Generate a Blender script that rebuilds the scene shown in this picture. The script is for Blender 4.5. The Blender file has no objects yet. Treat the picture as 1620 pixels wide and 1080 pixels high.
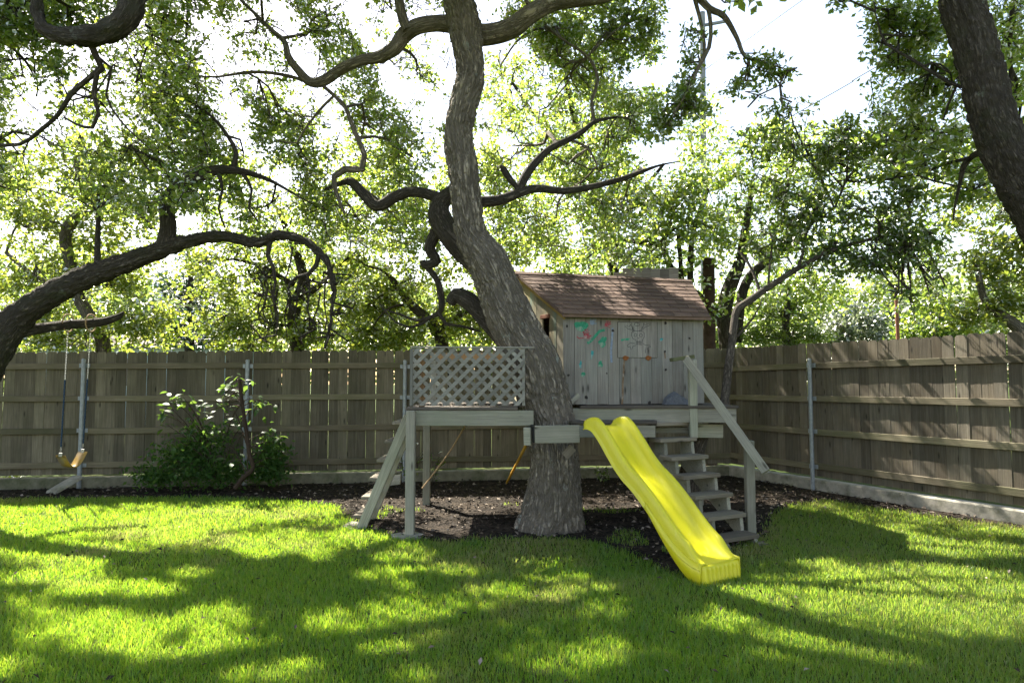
import bpy, bmesh, math, random
import numpy as np
from mathutils import Vector, Matrix, noise as mnoise

random.seed(7)
RNG = np.random.default_rng(11)
SC = bpy.context.scene
COL = SC.collection

# ------------------------------------------------------------------ camera
FPX, CAMZ, PITCH = 1050.0, 1.55, math.atan(65.0 / 1050.0)
cam_data = bpy.data.cameras.new('camera')
cam = bpy.data.objects.new('camera', cam_data)
COL.objects.link(cam)
cam.location = (0, 0, CAMZ)
cam.rotation_euler = (math.pi / 2 + PITCH, 0, 0)
cam_data.sensor_width = 36.0
cam_data.lens = 36.0 * FPX / 1620.0
cam_data.clip_end = 2000
SC.camera = cam

# ------------------------------------------------------------------ sky, sun, exposure
SUN_AZ = math.radians(-39.0)      # from +Y, negative to the left
SUN_EL = math.radians(48.5)
SUN = Vector((math.sin(SUN_AZ) * math.cos(SUN_EL), math.cos(SUN_AZ) * math.cos(SUN_EL), math.sin(SUN_EL)))
world = bpy.data.worlds.new('World')
SC.world = world
world.use_nodes = True
wn = world.node_tree.nodes
sky = wn.new('ShaderNodeTexSky')
sky.sky_type = 'NISHITA'
sky.sun_disc = False
sky.sun_elevation = SUN_EL
sky.sun_rotation = SUN_AZ
sky.air_density = 1.1
sky.dust_density = 0.9
sky.ozone_density = 1.0
wn['Background'].inputs['Strength'].default_value = 0.093
wb = wn.new('ShaderNodeMix')          # even warm cast over the whole sky: the photograph's daylight white balance
wb.data_type = 'RGBA'; wb.blend_type = 'MULTIPLY'; wb.inputs['Factor'].default_value = 1.0
wb.inputs[7].default_value = (1.20, 1.0, 0.84, 1)
world.node_tree.links.new(sky.outputs[0], wb.inputs[6])
world.node_tree.links.new(wb.outputs[2], wn['Background'].inputs[0])
sl = bpy.data.lights.new('sun', 'SUN')
sl.energy = 5.0
sl.angle = math.radians(0.5)
sl.color = (1.0, 0.93, 0.80)
sun = bpy.data.objects.new('sun', sl)
COL.objects.link(sun)
sun.rotation_euler = (-SUN).to_track_quat('-Z', 'Y').to_euler()
vs = SC.view_settings
vs.view_transform = 'Standard'
vs.look = 'None'
vs.exposure = 2.3
vs.gamma = 1.0
vs.use_curve_mapping = False
cy = SC.cycles
cy.max_bounces = 8
cy.diffuse_bounces = 6
cy.glossy_bounces = 1
cy.transmission_bounces = 6
cy.transparent_max_bounces = 4
cy.use_denoising = True
cy.caustics_reflective = False
cy.caustics_refractive = False
cy.use_adaptive_sampling = True
cy.adaptive_threshold = 0.02
cy.sample_clamp_indirect = 6.0

# ------------------------------------------------------------------ helpers
CT, ST = math.cos(PITCH), math.sin(PITCH)
def ray(px, py):
    dx, dy = (px - 810.0) / FPX, (540.0 - py) / FPX
    return Vector((dx, CT - dy * ST, ST + dy * CT))
def P(px, py, Y):
    """world point on the line of sight of a photo pixel at depth Y"""
    d = ray(px, py)
    return Vector((0, 0, CAMZ)) + d * (Y / d.y)
def G(px, py, z=0.0):
    d = ray(px, py)
    return Vector((0, 0, CAMZ)) + d * ((z - CAMZ) / d.z)
def on_plane(px, py, p0, n):
    d = ray(px, py); c = Vector((0, 0, CAMZ))
    return c + d * ((p0 - c).dot(n) / d.dot(n))
def proj(p):
    """world (N,3) -> photo pixels"""
    v = p - np.array([0, 0, CAMZ])
    f = v[:, 1] * CT + v[:, 2] * ST
    u = -v[:, 1] * ST + v[:, 2] * CT
    f = np.where(f > 0.05, f, 0.05)
    return 810 + FPX * v[:, 0] / f, 540 - FPX * u / f
def V(*a): return Vector(a)

WM = {}
def link(o, parent=None, M=None):
    COL.objects.link(o)
    M = M or Matrix.Identity(4)
    if parent is not None:
        o.parent = parent
        o.matrix_parent_inverse = WM[parent.name].inverted()
    o.matrix_basis = M
    WM[o.name] = M.copy()
    return o
def tag(o, label=None, cat=None, group=None, kind=None):
    if label: o['label'] = label
    if cat: o['category'] = cat
    if group: o['group'] = group
    if kind: o['kind'] = kind
    return o
def empty(name, loc, label=None, cat=None, group=None):
    o = bpy.data.objects.new(name, None)
    o.empty_display_size = 0.2
    link(o, None, Matrix.Translation(loc))
    return tag(o, label, cat, group)
def new_mesh(name, verts, faces, mat=None, smooth=False):
    me = bpy.data.meshes.new(name)
    me.from_pydata([tuple(v) for v in verts], [], faces)
    if mat: me.materials.append(mat)
    if smooth: me.shade_smooth()
    me.update()
    return me
def fast_mesh(name, verts, quads=None, tris=None, mat=None, smooth=False, attrs=None):
    me = bpy.data.meshes.new(name)
    verts = np.asarray(verts, dtype=np.float32)
    loops = []; starts = []; tot = 0
    if quads is not None and len(quads):
        loops.append(np.asarray(quads, np.int32).ravel()); starts.append(tot + np.arange(len(quads), dtype=np.int32) * 4); tot += len(quads) * 4
    if tris is not None and len(tris):
        loops.append(np.asarray(tris, np.int32).ravel()); starts.append(tot + np.arange(len(tris), dtype=np.int32) * 3); tot += len(tris) * 3
    loops = np.concatenate(loops); starts = np.concatenate(starts)
    me.vertices.add(len(verts)); me.vertices.foreach_set('co', verts.ravel())
    me.loops.add(len(loops)); me.loops.foreach_set('vertex_index', loops)
    me.polygons.add(len(starts)); me.polygons.foreach_set('loop_start', starts)
    for k, a in (attrs or {}).items():
        a = np.asarray(a, np.float32)
        if a.ndim == 1:
            at = me.attributes.new(k, 'FLOAT', 'POINT'); at.data.foreach_set('value', a)
        else:
            at = me.attributes.new(k, 'FLOAT_VECTOR', 'POINT'); at.data.foreach_set('vector', a.ravel())
    me.update(calc_edges=True)
    if smooth: me.shade_smooth()
    if mat: me.materials.append(mat)
    return me
def obj(name, me, parent=None, M=None):
    return link(bpy.data.objects.new(name, me), parent, M)

_boxcache = {}
def box_mesh(lx, ly, lz, mat, bev=0.004):
    key = (round(lx, 4), round(ly, 4), round(lz, 4), mat.name, bev)
    if key in _boxcache: return _boxcache[key]
    bm = bmesh.new()
    bmesh.ops.create_cube(bm, size=1.0)
    bmesh.ops.scale(bm, vec=(lx, ly, lz), verts=bm.verts)
    if bev: bmesh.ops.bevel(bm, geom=list(bm.edges), offset=min(bev, 0.3 * min(lx, ly, lz)), segments=1, affect='EDGES', profile=0.5)
    me = bpy.data.meshes.new('board'); bm.to_mesh(me); bm.free()
    me.materials.append(mat)
    _boxcache[key] = me
    return me
def board(name, p0, p1, wid, thk, mat, parent, side=None, bev=0.004):
    """box whose local X runs p0->p1, local Z is the wide face direction 'side' (wid), local Y the thickness"""
    p0, p1 = Vector(p0), Vector(p1)
    x = (p1 - p0); L = x.length; x.normalize()
    z = Vector(side) if side is not None else Vector((0, 0, 1))
    z = (z - x * z.dot(x)).normalized()
    y = z.cross(x)
    M = Matrix((x, y, z)).transposed().to_4x4()
    M.translation = (p0 + p1) / 2
    return obj(name, box_mesh(L, thk, wid, mat, bev), parent, M)
def prism(name, outline, thick_vec, mat, parent, bev=0.0):
    """outline: world points of one planar face; extruded by thick_vec"""
    bm = bmesh.new()
    c = sum((Vector(p) for p in outline), Vector()) / len(outline)
    t = Vector(thick_vec)
    a = [bm.verts.new(Vector(p) - c) for p in outline]
    b = [bm.verts.new(Vector(p) - c + t) for p in outline]
    n = len(a)
    bm.faces.new(a); bm.faces.new(b[::-1])
    for i in range(n): bm.faces.new((a[i], b[i], b[(i + 1) % n], a[(i + 1) % n]))
    bmesh.ops.recalc_face_normals(bm, faces=bm.faces)
    if bev: bmesh.ops.bevel(bm, geom=list(bm.edges), offset=bev, segments=1, affect='EDGES', profile=0.5)
    me = bpy.data.meshes.new(name); bm.to_mesh(me); bm.free()
    me.materials.append(mat)
    return obj(name, me, parent, Matrix.Translation(c))

def spline(pts, rad, step):
    """Catmull-Rom through pts with radii, resampled about every step metres"""
    pts = [np.array(p, float) for p in pts]
    if len(pts) == 2: pts = [pts[0], (pts[0] + pts[1]) / 2, pts[1]]; rad = [rad[0], (rad[0] + rad[1]) / 2, rad[1]]
    out, ro = [], []
    n = len(pts)
    for i in range(n - 1):
        p0 = pts[i - 1] if i else 2 * pts[0] - pts[1]
        p1, p2 = pts[i], pts[i + 1]
        p3 = pts[i + 2] if i + 2 < n else 2 * pts[-1] - pts[-2]
        k = max(1, int(np.linalg.norm(p2 - p1) / step))
        for j in range(k):
            t = j / k
            out.append(0.5 * (2 * p1 + (p2 - p0) * t + (2 * p0 - 5 * p1 + 4 * p2 - p3) * t * t + (3 * p1 - p0 - 3 * p2 + p3) * t ** 3))
            ro.append(rad[i] + (rad[i + 1] - rad[i]) * t)
    out.append(pts[-1]); ro.append(rad[-1])
    return np.array(out), np.array(ro)
def tube(pts, rad, sides, cap=True):
    """verts, quads, bark attribute (no seam) of a tube along pts"""
    pts = np.asarray(pts, float); rad = np.asarray(rad, float); n = len(pts)
    tan = np.gradient(pts, axis=0); tan /= np.linalg.norm(tan, axis=1)[:, None] + 1e-9
    ref = np.array([0, 1.0, 0]) if abs(tan[0][1]) < 0.8 else np.array([1.0, 0, 0])
    us = np.empty((n, 3)); u = ref - tan[0] * ref.dot(tan[0]); u /= np.linalg.norm(u)
    for i in range(n):
        u = u - tan[i] * u.dot(tan[i]); u /= np.linalg.norm(u) + 1e-9; us[i] = u
    ws = np.cross(tan, us)
    a = np.linspace(0, 2 * math.pi, sides, endpoint=False)
    ring = us[:, None, :] * np.cos(a)[None, :, None] + ws[:, None, :] * np.sin(a)[None, :, None]
    v = pts[:, None, :] + ring * rad[:, None, None]
    L = np.concatenate([[0], np.cumsum(np.linalg.norm(np.diff(pts, axis=0), axis=1))])
    bark = np.stack([np.cos(a)[None, :] * rad[:, None], np.sin(a)[None, :] * rad[:, None], np.repeat(L[:, None], sides, 1)], axis=2)
    i = np.arange(n - 1)[:, None] * sides; j = np.arange(sides)[None, :]; j2 = (j + 1) % sides
    q = np.stack([i + j, i + j2, i + sides + j2, i + sides + j], axis=2).reshape(-1, 4)
    nor = ring.reshape(-1, 3)
    return v.reshape(-1, 3), q, bark.reshape(-1, 3), nor
class Bag:
    """collects tubes into one mesh"""
    def __init__(s): s.v, s.q, s.b, s.n = [], [], [], 0
    def add(s, v, q, b):
        s.v.append(v); s.q.append(q + s.n); s.b.append(b); s.n += len(v)
    def mesh(s, name, mat):
        return fast_mesh(name, np.concatenate(s.v), np.concatenate(s.q), mat=mat, smooth=True, attrs={'bark': np.concatenate(s.b), 'crack': np.full(s.n, .8)})

# ------------------------------------------------------------------ materials
class NT:
    def __init__(s, name):
        s.m = bpy.data.materials.new(name); s.m.use_nodes = True
        s.t = s.m.node_tree; s.n = s.t.nodes; s.l = s.t.links
        s.n.clear()
        s.out = s.n.new('ShaderNodeOutputMaterial')
    def node(s, kind, **kw):
        x = s.n.new('ShaderNode' + kind)
        for k, v in kw.items():
            if k in x.inputs and not hasattr(x, k): s.set(x.inputs[k], v)
            else: setattr(x, k, v)
        return x
    def set(s, sock, v):
        if isinstance(v, bpy.types.NodeSocket): s.l.new(v, sock)
        elif isinstance(v, bpy.types.Node): s.l.new(v.outputs[0], sock)
        elif isinstance(v, (tuple, list)) and len(v) == 3 and sock.type == 'RGBA': sock.default_value = (*v, 1)
        else: sock.default_value = v
    def tex(s, kind, vec=None, **kw):
        x = s.n.new('ShaderNodeTex' + kind)
        for k, v in kw.items():
            if k in x.inputs: s.set(x.inputs[k], v)
            else: setattr(x, k, v)
        if vec is not None: s.set(x.inputs['Vector'], vec)
        return x
    def coord(s, which='Object'): return s.n.new('ShaderNodeTexCoord').outputs[which]
    def attr(s, name, out='Fac'):
        a = s.n.new('ShaderNodeAttribute'); a.attribute_name = name; return a.outputs[out]
    def mapping(s, vec, scale=(1, 1, 1), loc=(0, 0, 0)):
        m = s.n.new('ShaderNodeMapping'); s.set(m.inputs['Vector'], vec); s.set(m.inputs['Scale'], Vector(scale)); s.set(m.inputs['Location'], loc if isinstance(loc, bpy.types.NodeSocket) else Vector(loc)); return m.outputs[0]
    def mix(s, fac, a, b, blend='MIX'):
        m = s.n.new('ShaderNodeMix'); m.data_type = 'RGBA'; m.blend_type = blend
        s.set(m.inputs['Factor'], fac); s.set(m.inputs[6], a); s.set(m.inputs[7], b); return m.outputs[2]
    def ramp(s, fac, stops):
        r = s.n.new('ShaderNodeValToRGB'); s.set(r.inputs[0], fac)
        e = r.color_ramp.elements
        while len(e) < len(stops): e.new(0.5)
        for x, (p, c) in zip(e, stops):
            x.position = p; x.color = (*c, 1) if isinstance(c, (tuple, list)) else (c, c, c, 1)
        return r.outputs[0]
    def math(s, op, a, b=0.0, clamp=False):
        m = s.n.new('ShaderNodeMath'); m.operation = op; m.use_clamp = clamp
        s.set(m.inputs[0], a); s.set(m.inputs[1], b); return m.outputs[0]
    def rnd(s): return s.n.new('ShaderNodeObjectInfo').outputs['Random']
    def bump(s, h, strength=0.5, dist=0.01, normal=None):
        b = s.n.new('ShaderNodeBump'); s.set(b.inputs['Height'], h); b.inputs['Strength'].default_value = strength; b.inputs['Distance'].default_value = dist
        if normal is not None: s.l.new(normal, b.inputs['Normal'])
        return b.outputs[0]
    def bsdf(s, color, rough=0.8, normal=None, spec=0.3, **kw):
        p = s.n.new('ShaderNodeBsdfPrincipled')
        s.set(p.inputs['Base Color'], color); s.set(p.inputs['Roughness'], rough); p.inputs['Specular IOR Level'].default_value = spec
        if normal is not None: s.l.new(normal, p.inputs['Normal'])
        for k, v in kw.items(): s.set(p.inputs[k], v)
        s.l.new(p.outputs[0], s.out.inputs[0]); return p

def wood_mat(name, light, dark, tint=None, tint_amt=0.0, axis='X', knots=True, contrast=1.0, stain=None):
    """weathered board: grain runs along the object's local axis; each board gets its own shade and offset"""
    t = NT(name)
    co = t.coord('Object'); r = t.rnd()
    off = t.node('CombineXYZ'); t.set(off.inputs[0], t.math('MULTIPLY', r, 37.0)); t.set(off.inputs[1], t.math('MULTIPLY', r, 91.0)); t.set(off.inputs[2], t.math('MULTIPLY', r, 53.0))
    add = t.node('VectorMath', operation='ADD'); t.set(add.inputs[0], co); t.set(add.inputs[1], off.outputs[0])
    lo = (1.2, 26, 26) if axis == 'X' else (26, 26, 1.2)
    fine = (3.0, 130, 130) if axis == 'X' else (130, 130, 3.0)
    g = t.tex('Noise', t.mapping(add.outputs[0], lo), Scale=1.0, Detail=5.0, Roughness=0.65, Distortion=0.4)
    f = t.tex('Noise', t.mapping(add.outputs[0], fine), Scale=1.0, Detail=3.0, Roughness=0.6)
    blot = t.tex('Noise', add.outputs[0], Scale=2.3, Detail=4.0, Roughness=0.6)
    c = t.mix(t.ramp(g.outputs[0], [(0.5 - 0.22 / contrast, 0.0), (0.5 + 0.22 / contrast, 1.0)]), dark, light)
    c = t.mix(t.ramp(f.outputs[0], [(0.35, 0.55), (0.6, 0.0)]), c, tuple(x * 0.45 for x in dark))
    c = t.mix(t.ramp(blot.outputs[0], [(0.35, 0.5), (0.65, 0.0)]), c, tuple(x * 0.62 for x in dark))
    if tint: c = t.mix(t.ramp(t.tex('Noise', add.outputs[0], Scale=1.1, Detail=5.0, Roughness=0.65).outputs[0], [(0.42, 0.0), (0.68, tint_amt)]), c, tint)
    if stain:
        st = (0.7, 10, 10) if axis == 'X' else (10, 10, 0.7)
        s_ = t.tex('Noise', t.mapping(add.outputs[0], st, (5, 3, 1)), Scale=1.0, Detail=3.0, Roughness=0.6)
        c = t.mix(t.ramp(s_.outputs[0], [(0.55, 0.0), (0.75, 0.75)]), c, stain)
    if knots:
        ks = (2.6, 9, 9) if axis == 'X' else (9, 9, 2.6)
        k = t.tex('Voronoi', t.mapping(add.outputs[0], ks), Scale=1.0, Randomness=1.0)
        c = t.mix(t.ramp(k.outputs['Distance'], [(0.05, 0.85), (0.16, 0.0)]), c, tuple(x * 0.16 for x in dark))
    sh = t.ramp(t.tex('WhiteNoise', None, noise_dimensions='1D', W=t.math('MULTIPLY', r, 917.0)).outputs[0], [(0.0, 0.66), (0.5, 1.0), (1.0, 1.3)])
    c = t.mix(1.0, c, sh, 'MULTIPLY')
    h = t.math('ADD', t.math('MULTIPLY', f.outputs[0], 0.6), t.math('MULTIPLY', g.outputs[0], 0.7))
    t.bsdf(c, 0.85, t.bump(h, 0.5, 0.006), 0.25)
    return t.m

def leaf_mat(name, c1, c2, trans1, trans2, tr=0.5, gloss=0.10, rough=0.42):
    t = NT(name)
    r = t.attr('rnd')
    col = t.mix(r, c1, c2); tcol = t.mix(r, trans1, trans2)
    d = t.node('BsdfDiffuse'); t.set(d.inputs[0], col)
    x = t.node('BsdfTranslucent'); t.set(x.inputs[0], tcol)
    g = t.node('BsdfGlossy'); t.set(g.inputs[0], (1, 1, 1)); g.inputs['Roughness'].default_value = rough
    m1 = t.node('MixShader'); m1.inputs[0].default_value = tr; t.l.new(d.outputs[0], m1.inputs[1]); t.l.new(x.outputs[0], m1.inputs[2])
    fr = t.node('Fresnel'); fr.inputs[0].default_value = 1.4
    m2 = t.node('MixShader'); t.set(m2.inputs[0], t.math('MULTIPLY', fr.outputs[0], gloss * 6, True)); t.l.new(m1.outputs[0], m2.inputs[1]); t.l.new(g.outputs[0], m2.inputs[2])
    t.l.new(m2.outputs[0], t.out.inputs[0])
    return t.m

def bark_mat(name, light, dark, scale=1.0, lichen=None, deep=0.02, moss=None):
    t = NT(name)
    b = t.attr('bark', 'Vector')
    n = t.tex('Noise', t.mapping(b, (60 * scale, 60 * scale, 16 * scale)), Scale=1.0, Detail=5.0, Roughness=0.65)
    big = t.tex('Noise', b, Scale=2.0, Detail=4.0, Roughness=0.6)
    ck = t.attr('crack')
    nf = t.tex('Noise', t.mapping(b, (26 * scale, 26 * scale, 4.2 * scale)), Scale=1.0, Detail=4.0, Roughness=0.62, Distortion=0.5)
    nf2 = t.tex('Noise', t.mapping(b, (17 * scale, 17 * scale, 7.5 * scale), (3, 7, 1)), Scale=1.0, Detail=4.0, Roughness=0.6, Distortion=0.4)
    r1 = t.math('MULTIPLY', t.math('ABSOLUTE', t.math('SUBTRACT', nf.outputs[0], .5)), 2.0); r2 = t.math('MULTIPLY', t.math('ABSOLUTE', t.math('SUBTRACT', nf2.outputs[0], .5)), 2.0)
    fis = t.math('MULTIPLY', t.ramp(r1, [(0.02, 0.0), (0.24, 1.0)]), t.ramp(r2, [(0.0, 0.25), (0.16, 1.0)]))
    crack = t.math('MULTIPLY', fis, t.ramp(ck, [(0.0, 0.35), (0.35, 1.0)]))
    c = t.mix(crack, tuple(x * 0.3 for x in dark), t.mix(t.ramp(n.outputs[0], [(.25, 0.15), (.75, 0.85)]), dark, light))
    c = t.mix(t.ramp(big.outputs[0], [(0.35, 0.4), (0.6, 0.0)]), c, tuple(x * 0.65 for x in dark))
    if lichen:
        ln = t.tex('Noise', b, Scale=5.0, Detail=6.0, Roughness=0.7)
        c = t.mix(t.ramp(ln.outputs[0], [(0.62, 0.0), (0.70, 0.7)]), c, lichen)
    if moss:
        mo = t.tex('Noise', b, Scale=2.6, Detail=5.0, Roughness=0.65)
        c = t.mix(t.ramp(mo.outputs[0], [(0.52, 0.0), (0.68, 0.55)]), c, moss)
    h = t.math('ADD', crack, t.math('MULTIPLY', n.outputs[0], 0.5))
    t.bsdf(c, 0.9, t.bump(h, 0.9, deep), 0.2)
    return t.m

def plain(name, color, rough=0.7, spec=0.3, var=0.25, scale=14.0, bump=0.2, metallic=0.0, spots=None):
    t = NT(name)
    n = t.tex('Noise', t.coord('Object'), Scale=scale, Detail=5.0, Roughness=0.65)
    c = t.mix(t.ramp(n.outputs[0], [(0.3, 0.0), (0.7, 1.0)]), tuple(x * (1 - var) for x in color), tuple(min(1, x * (1 + var)) for x in color))
    if spots:
        s_ = t.tex('Noise', t.coord('Object'), Scale=scale * 0.35, Detail=6.0, Roughness=0.7)
        c = t.mix(t.ramp(s_.outputs[0], [(0.5, 0.0), (0.66, 0.8)]), c, spots)
    t.bsdf(c, rough, t.bump(n.outputs[0], bump, 0.01), spec, Metallic=metallic)
    return t.m

# ================================================================== SETTING
M_FENCE = wood_mat('fence_wood', (0.231, 0.204, 0.150), (0.135, 0.118, 0.084), tint=(0.073, 0.077, 0.037), tint_amt=0.35, axis='Z', stain=(0.062, 0.055, 0.040))
M_FENCE_R = wood_mat('fence_wood_grey', (0.219, 0.196, 0.157), (0.132, 0.114, 0.086), tint=(0.110, 0.073, 0.037), tint_amt=0.35, axis='Z', stain=(0.055, 0.048, 0.037))
M_RAIL = wood_mat('fence_rail_wood', (0.227, 0.196, 0.144), (0.151, 0.129, 0.087), tint=(0.083, 0.098, 0.038), tint_amt=0.45, axis='X', knots=False)
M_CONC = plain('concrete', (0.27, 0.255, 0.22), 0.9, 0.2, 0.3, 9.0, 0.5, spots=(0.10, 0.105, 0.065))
M_PIPE = plain('galvanised_steel', (0.27, 0.30, 0.33), 0.5, 0.5, 0.2, 20.0, 0.1, metallic=0.3)

# ---- lawn sheet
t = NT('lawn_soil')
co = t.coord('Object')
n1 = t.tex('Noise', co, Scale=1.3, Detail=6.0, Roughness=0.65); n2 = t.tex('Noise', co, Scale=38.0, Detail=5.0, Roughness=0.7)
c = t.mix(n2.outputs[0], (0.022, 0.034, 0.008), (0.055, 0.085, 0.016))
c = t.mix(t.ramp(n1.outputs[0], [(0.5, 0.0), (0.72, 0.6)]), c, (0.11, 0.10, 0.035))
t.bsdf(c, 0.95, t.bump(n2.outputs[0], 0.8, 0.02), 0.1)
M_LAWN = t.m
lawn = obj('lawn', new_mesh('lawn', [(-300, -60, 0), (300, -60, 0), (300, 500, 0), (-300, 500, 0)], [(0, 1, 2, 3)], M_LAWN))
tag(lawn, 'sunlit and shaded green lawn of the back yard', kind='structure')

# ---- bed of dark mulch along the fence and under the platform (edge read from the photo)
EDGE = [(-260, 793), (0, 791), (150, 789), (330, 787), (440, 791), (530, 800), (552, 822), (575, 838), (640, 853), (700, 859), (780, 853), (860, 852),
        (940, 860), (1000, 878), (1050, 903), (1085, 913), (1130, 880), (1175, 862), (1212, 850), (1222, 815), (1250, 800), (1310, 792), (1390, 806), (1500, 820), (1620, 836), (1760, 856), (1900, 880)]
EX = np.array([e[0] for e in EDGE], float); EY = np.array([e[1] for e in EDGE], float)
def in_bed(x, y):
    """True where a ground point lies in the mulch (behind the edge line)"""
    p = np.stack([x, y, np.zeros_like(x)], 1)
    px, py = proj(p)
    return py < np.interp(px, EX, EY)
t = NT('mulch')
co = t.coord('Object')
n1 = t.tex('Noise', co, Scale=2.2, Detail=6.0, Roughness=0.7); n2 = t.tex('Voronoi', co, Scale=34.0); n3 = t.tex('Noise', co, Scale=60.0, Detail=4.0)
c = t.mix(t.ramp(n2.outputs['Color'], [(0.2, 0.0), (0.9, 1.0)]), (0.012, 0.010, 0.008), (0.05, 0.040, 0.031))
c = t.mix(t.ramp(n1.outputs[0], [(0.5, 0.0), (0.7, 0.5)]), c, (0.11, 0.085, 0.062))
t.bsdf(c, 0.95, t.bump(t.math('ADD', n2.outputs['Distance'], n3.outputs[0]), 0.9, 0.03), 0.1)
M_MULCH = t.m
bv = []; bf = []
edge_pts = []
for i in range(len(EDGE) - 1):
    for k in range(6):
        f_ = k / 6
        edge_pts.append(G(EDGE[i][0] + (EDGE[i + 1][0] - EDGE[i][0]) * f_, EDGE[i][1] + (EDGE[i + 1][1] - EDGE[i][1]) * f_))
FL0, CORNER, FR1 = V(-10.2, 9.7 + 0.133 * (-10.2 + 7.48), 0), V(3.64, 11.18, 0), V(7.2, 11.18 - (7.2 - 3.64) / 0.505, 0)
def fence_back(x):
    if x < CORNER.x: return FL0.y + (CORNER.y - FL0.y) * (x - FL0.x) / (CORNER.x - FL0.x) + 0.05
    return CORNER.y - (x - CORNER.x) / 0.505 + 0.05
bm = bmesh.new()
prev = None
for k, p in enumerate(edge_pts):
    j = 0.035 * math.sin(k * 2.1) + 0.03 * math.sin(k * 5.3)
    q = V(p.x, p.y + j, 0.004)
    b = V(q.x, max(fence_back(q.x), q.y + 0.01), 0.004)
    row = [bm.verts.new(q + (b - q) * s) for s in (0, 0.06, 0.15, 0.3, 0.45, 0.6, 0.75, 0.9, 1)]
    for s, v in enumerate(row):
        if 0 < s: v.co.z = 0.010 + 0.018 * abs(mnoise.noise(v.co * 1.7)) + 0.01 * abs(mnoise.noise(v.co * 6))
    if prev:
        for s in range(8): bm.faces.new((prev[s], row[s], row[s + 1], prev[s + 1]))
    prev = row
me = bpy.data.meshes.new('mulch_bed'); bm.to_mesh(me); bm.free(); me.materials.append(M_MULCH); me.shade_smooth()
tag(obj('mulch_bed', me), 'dark mulch ground along the fence and under the play platform', kind='structure')

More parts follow.
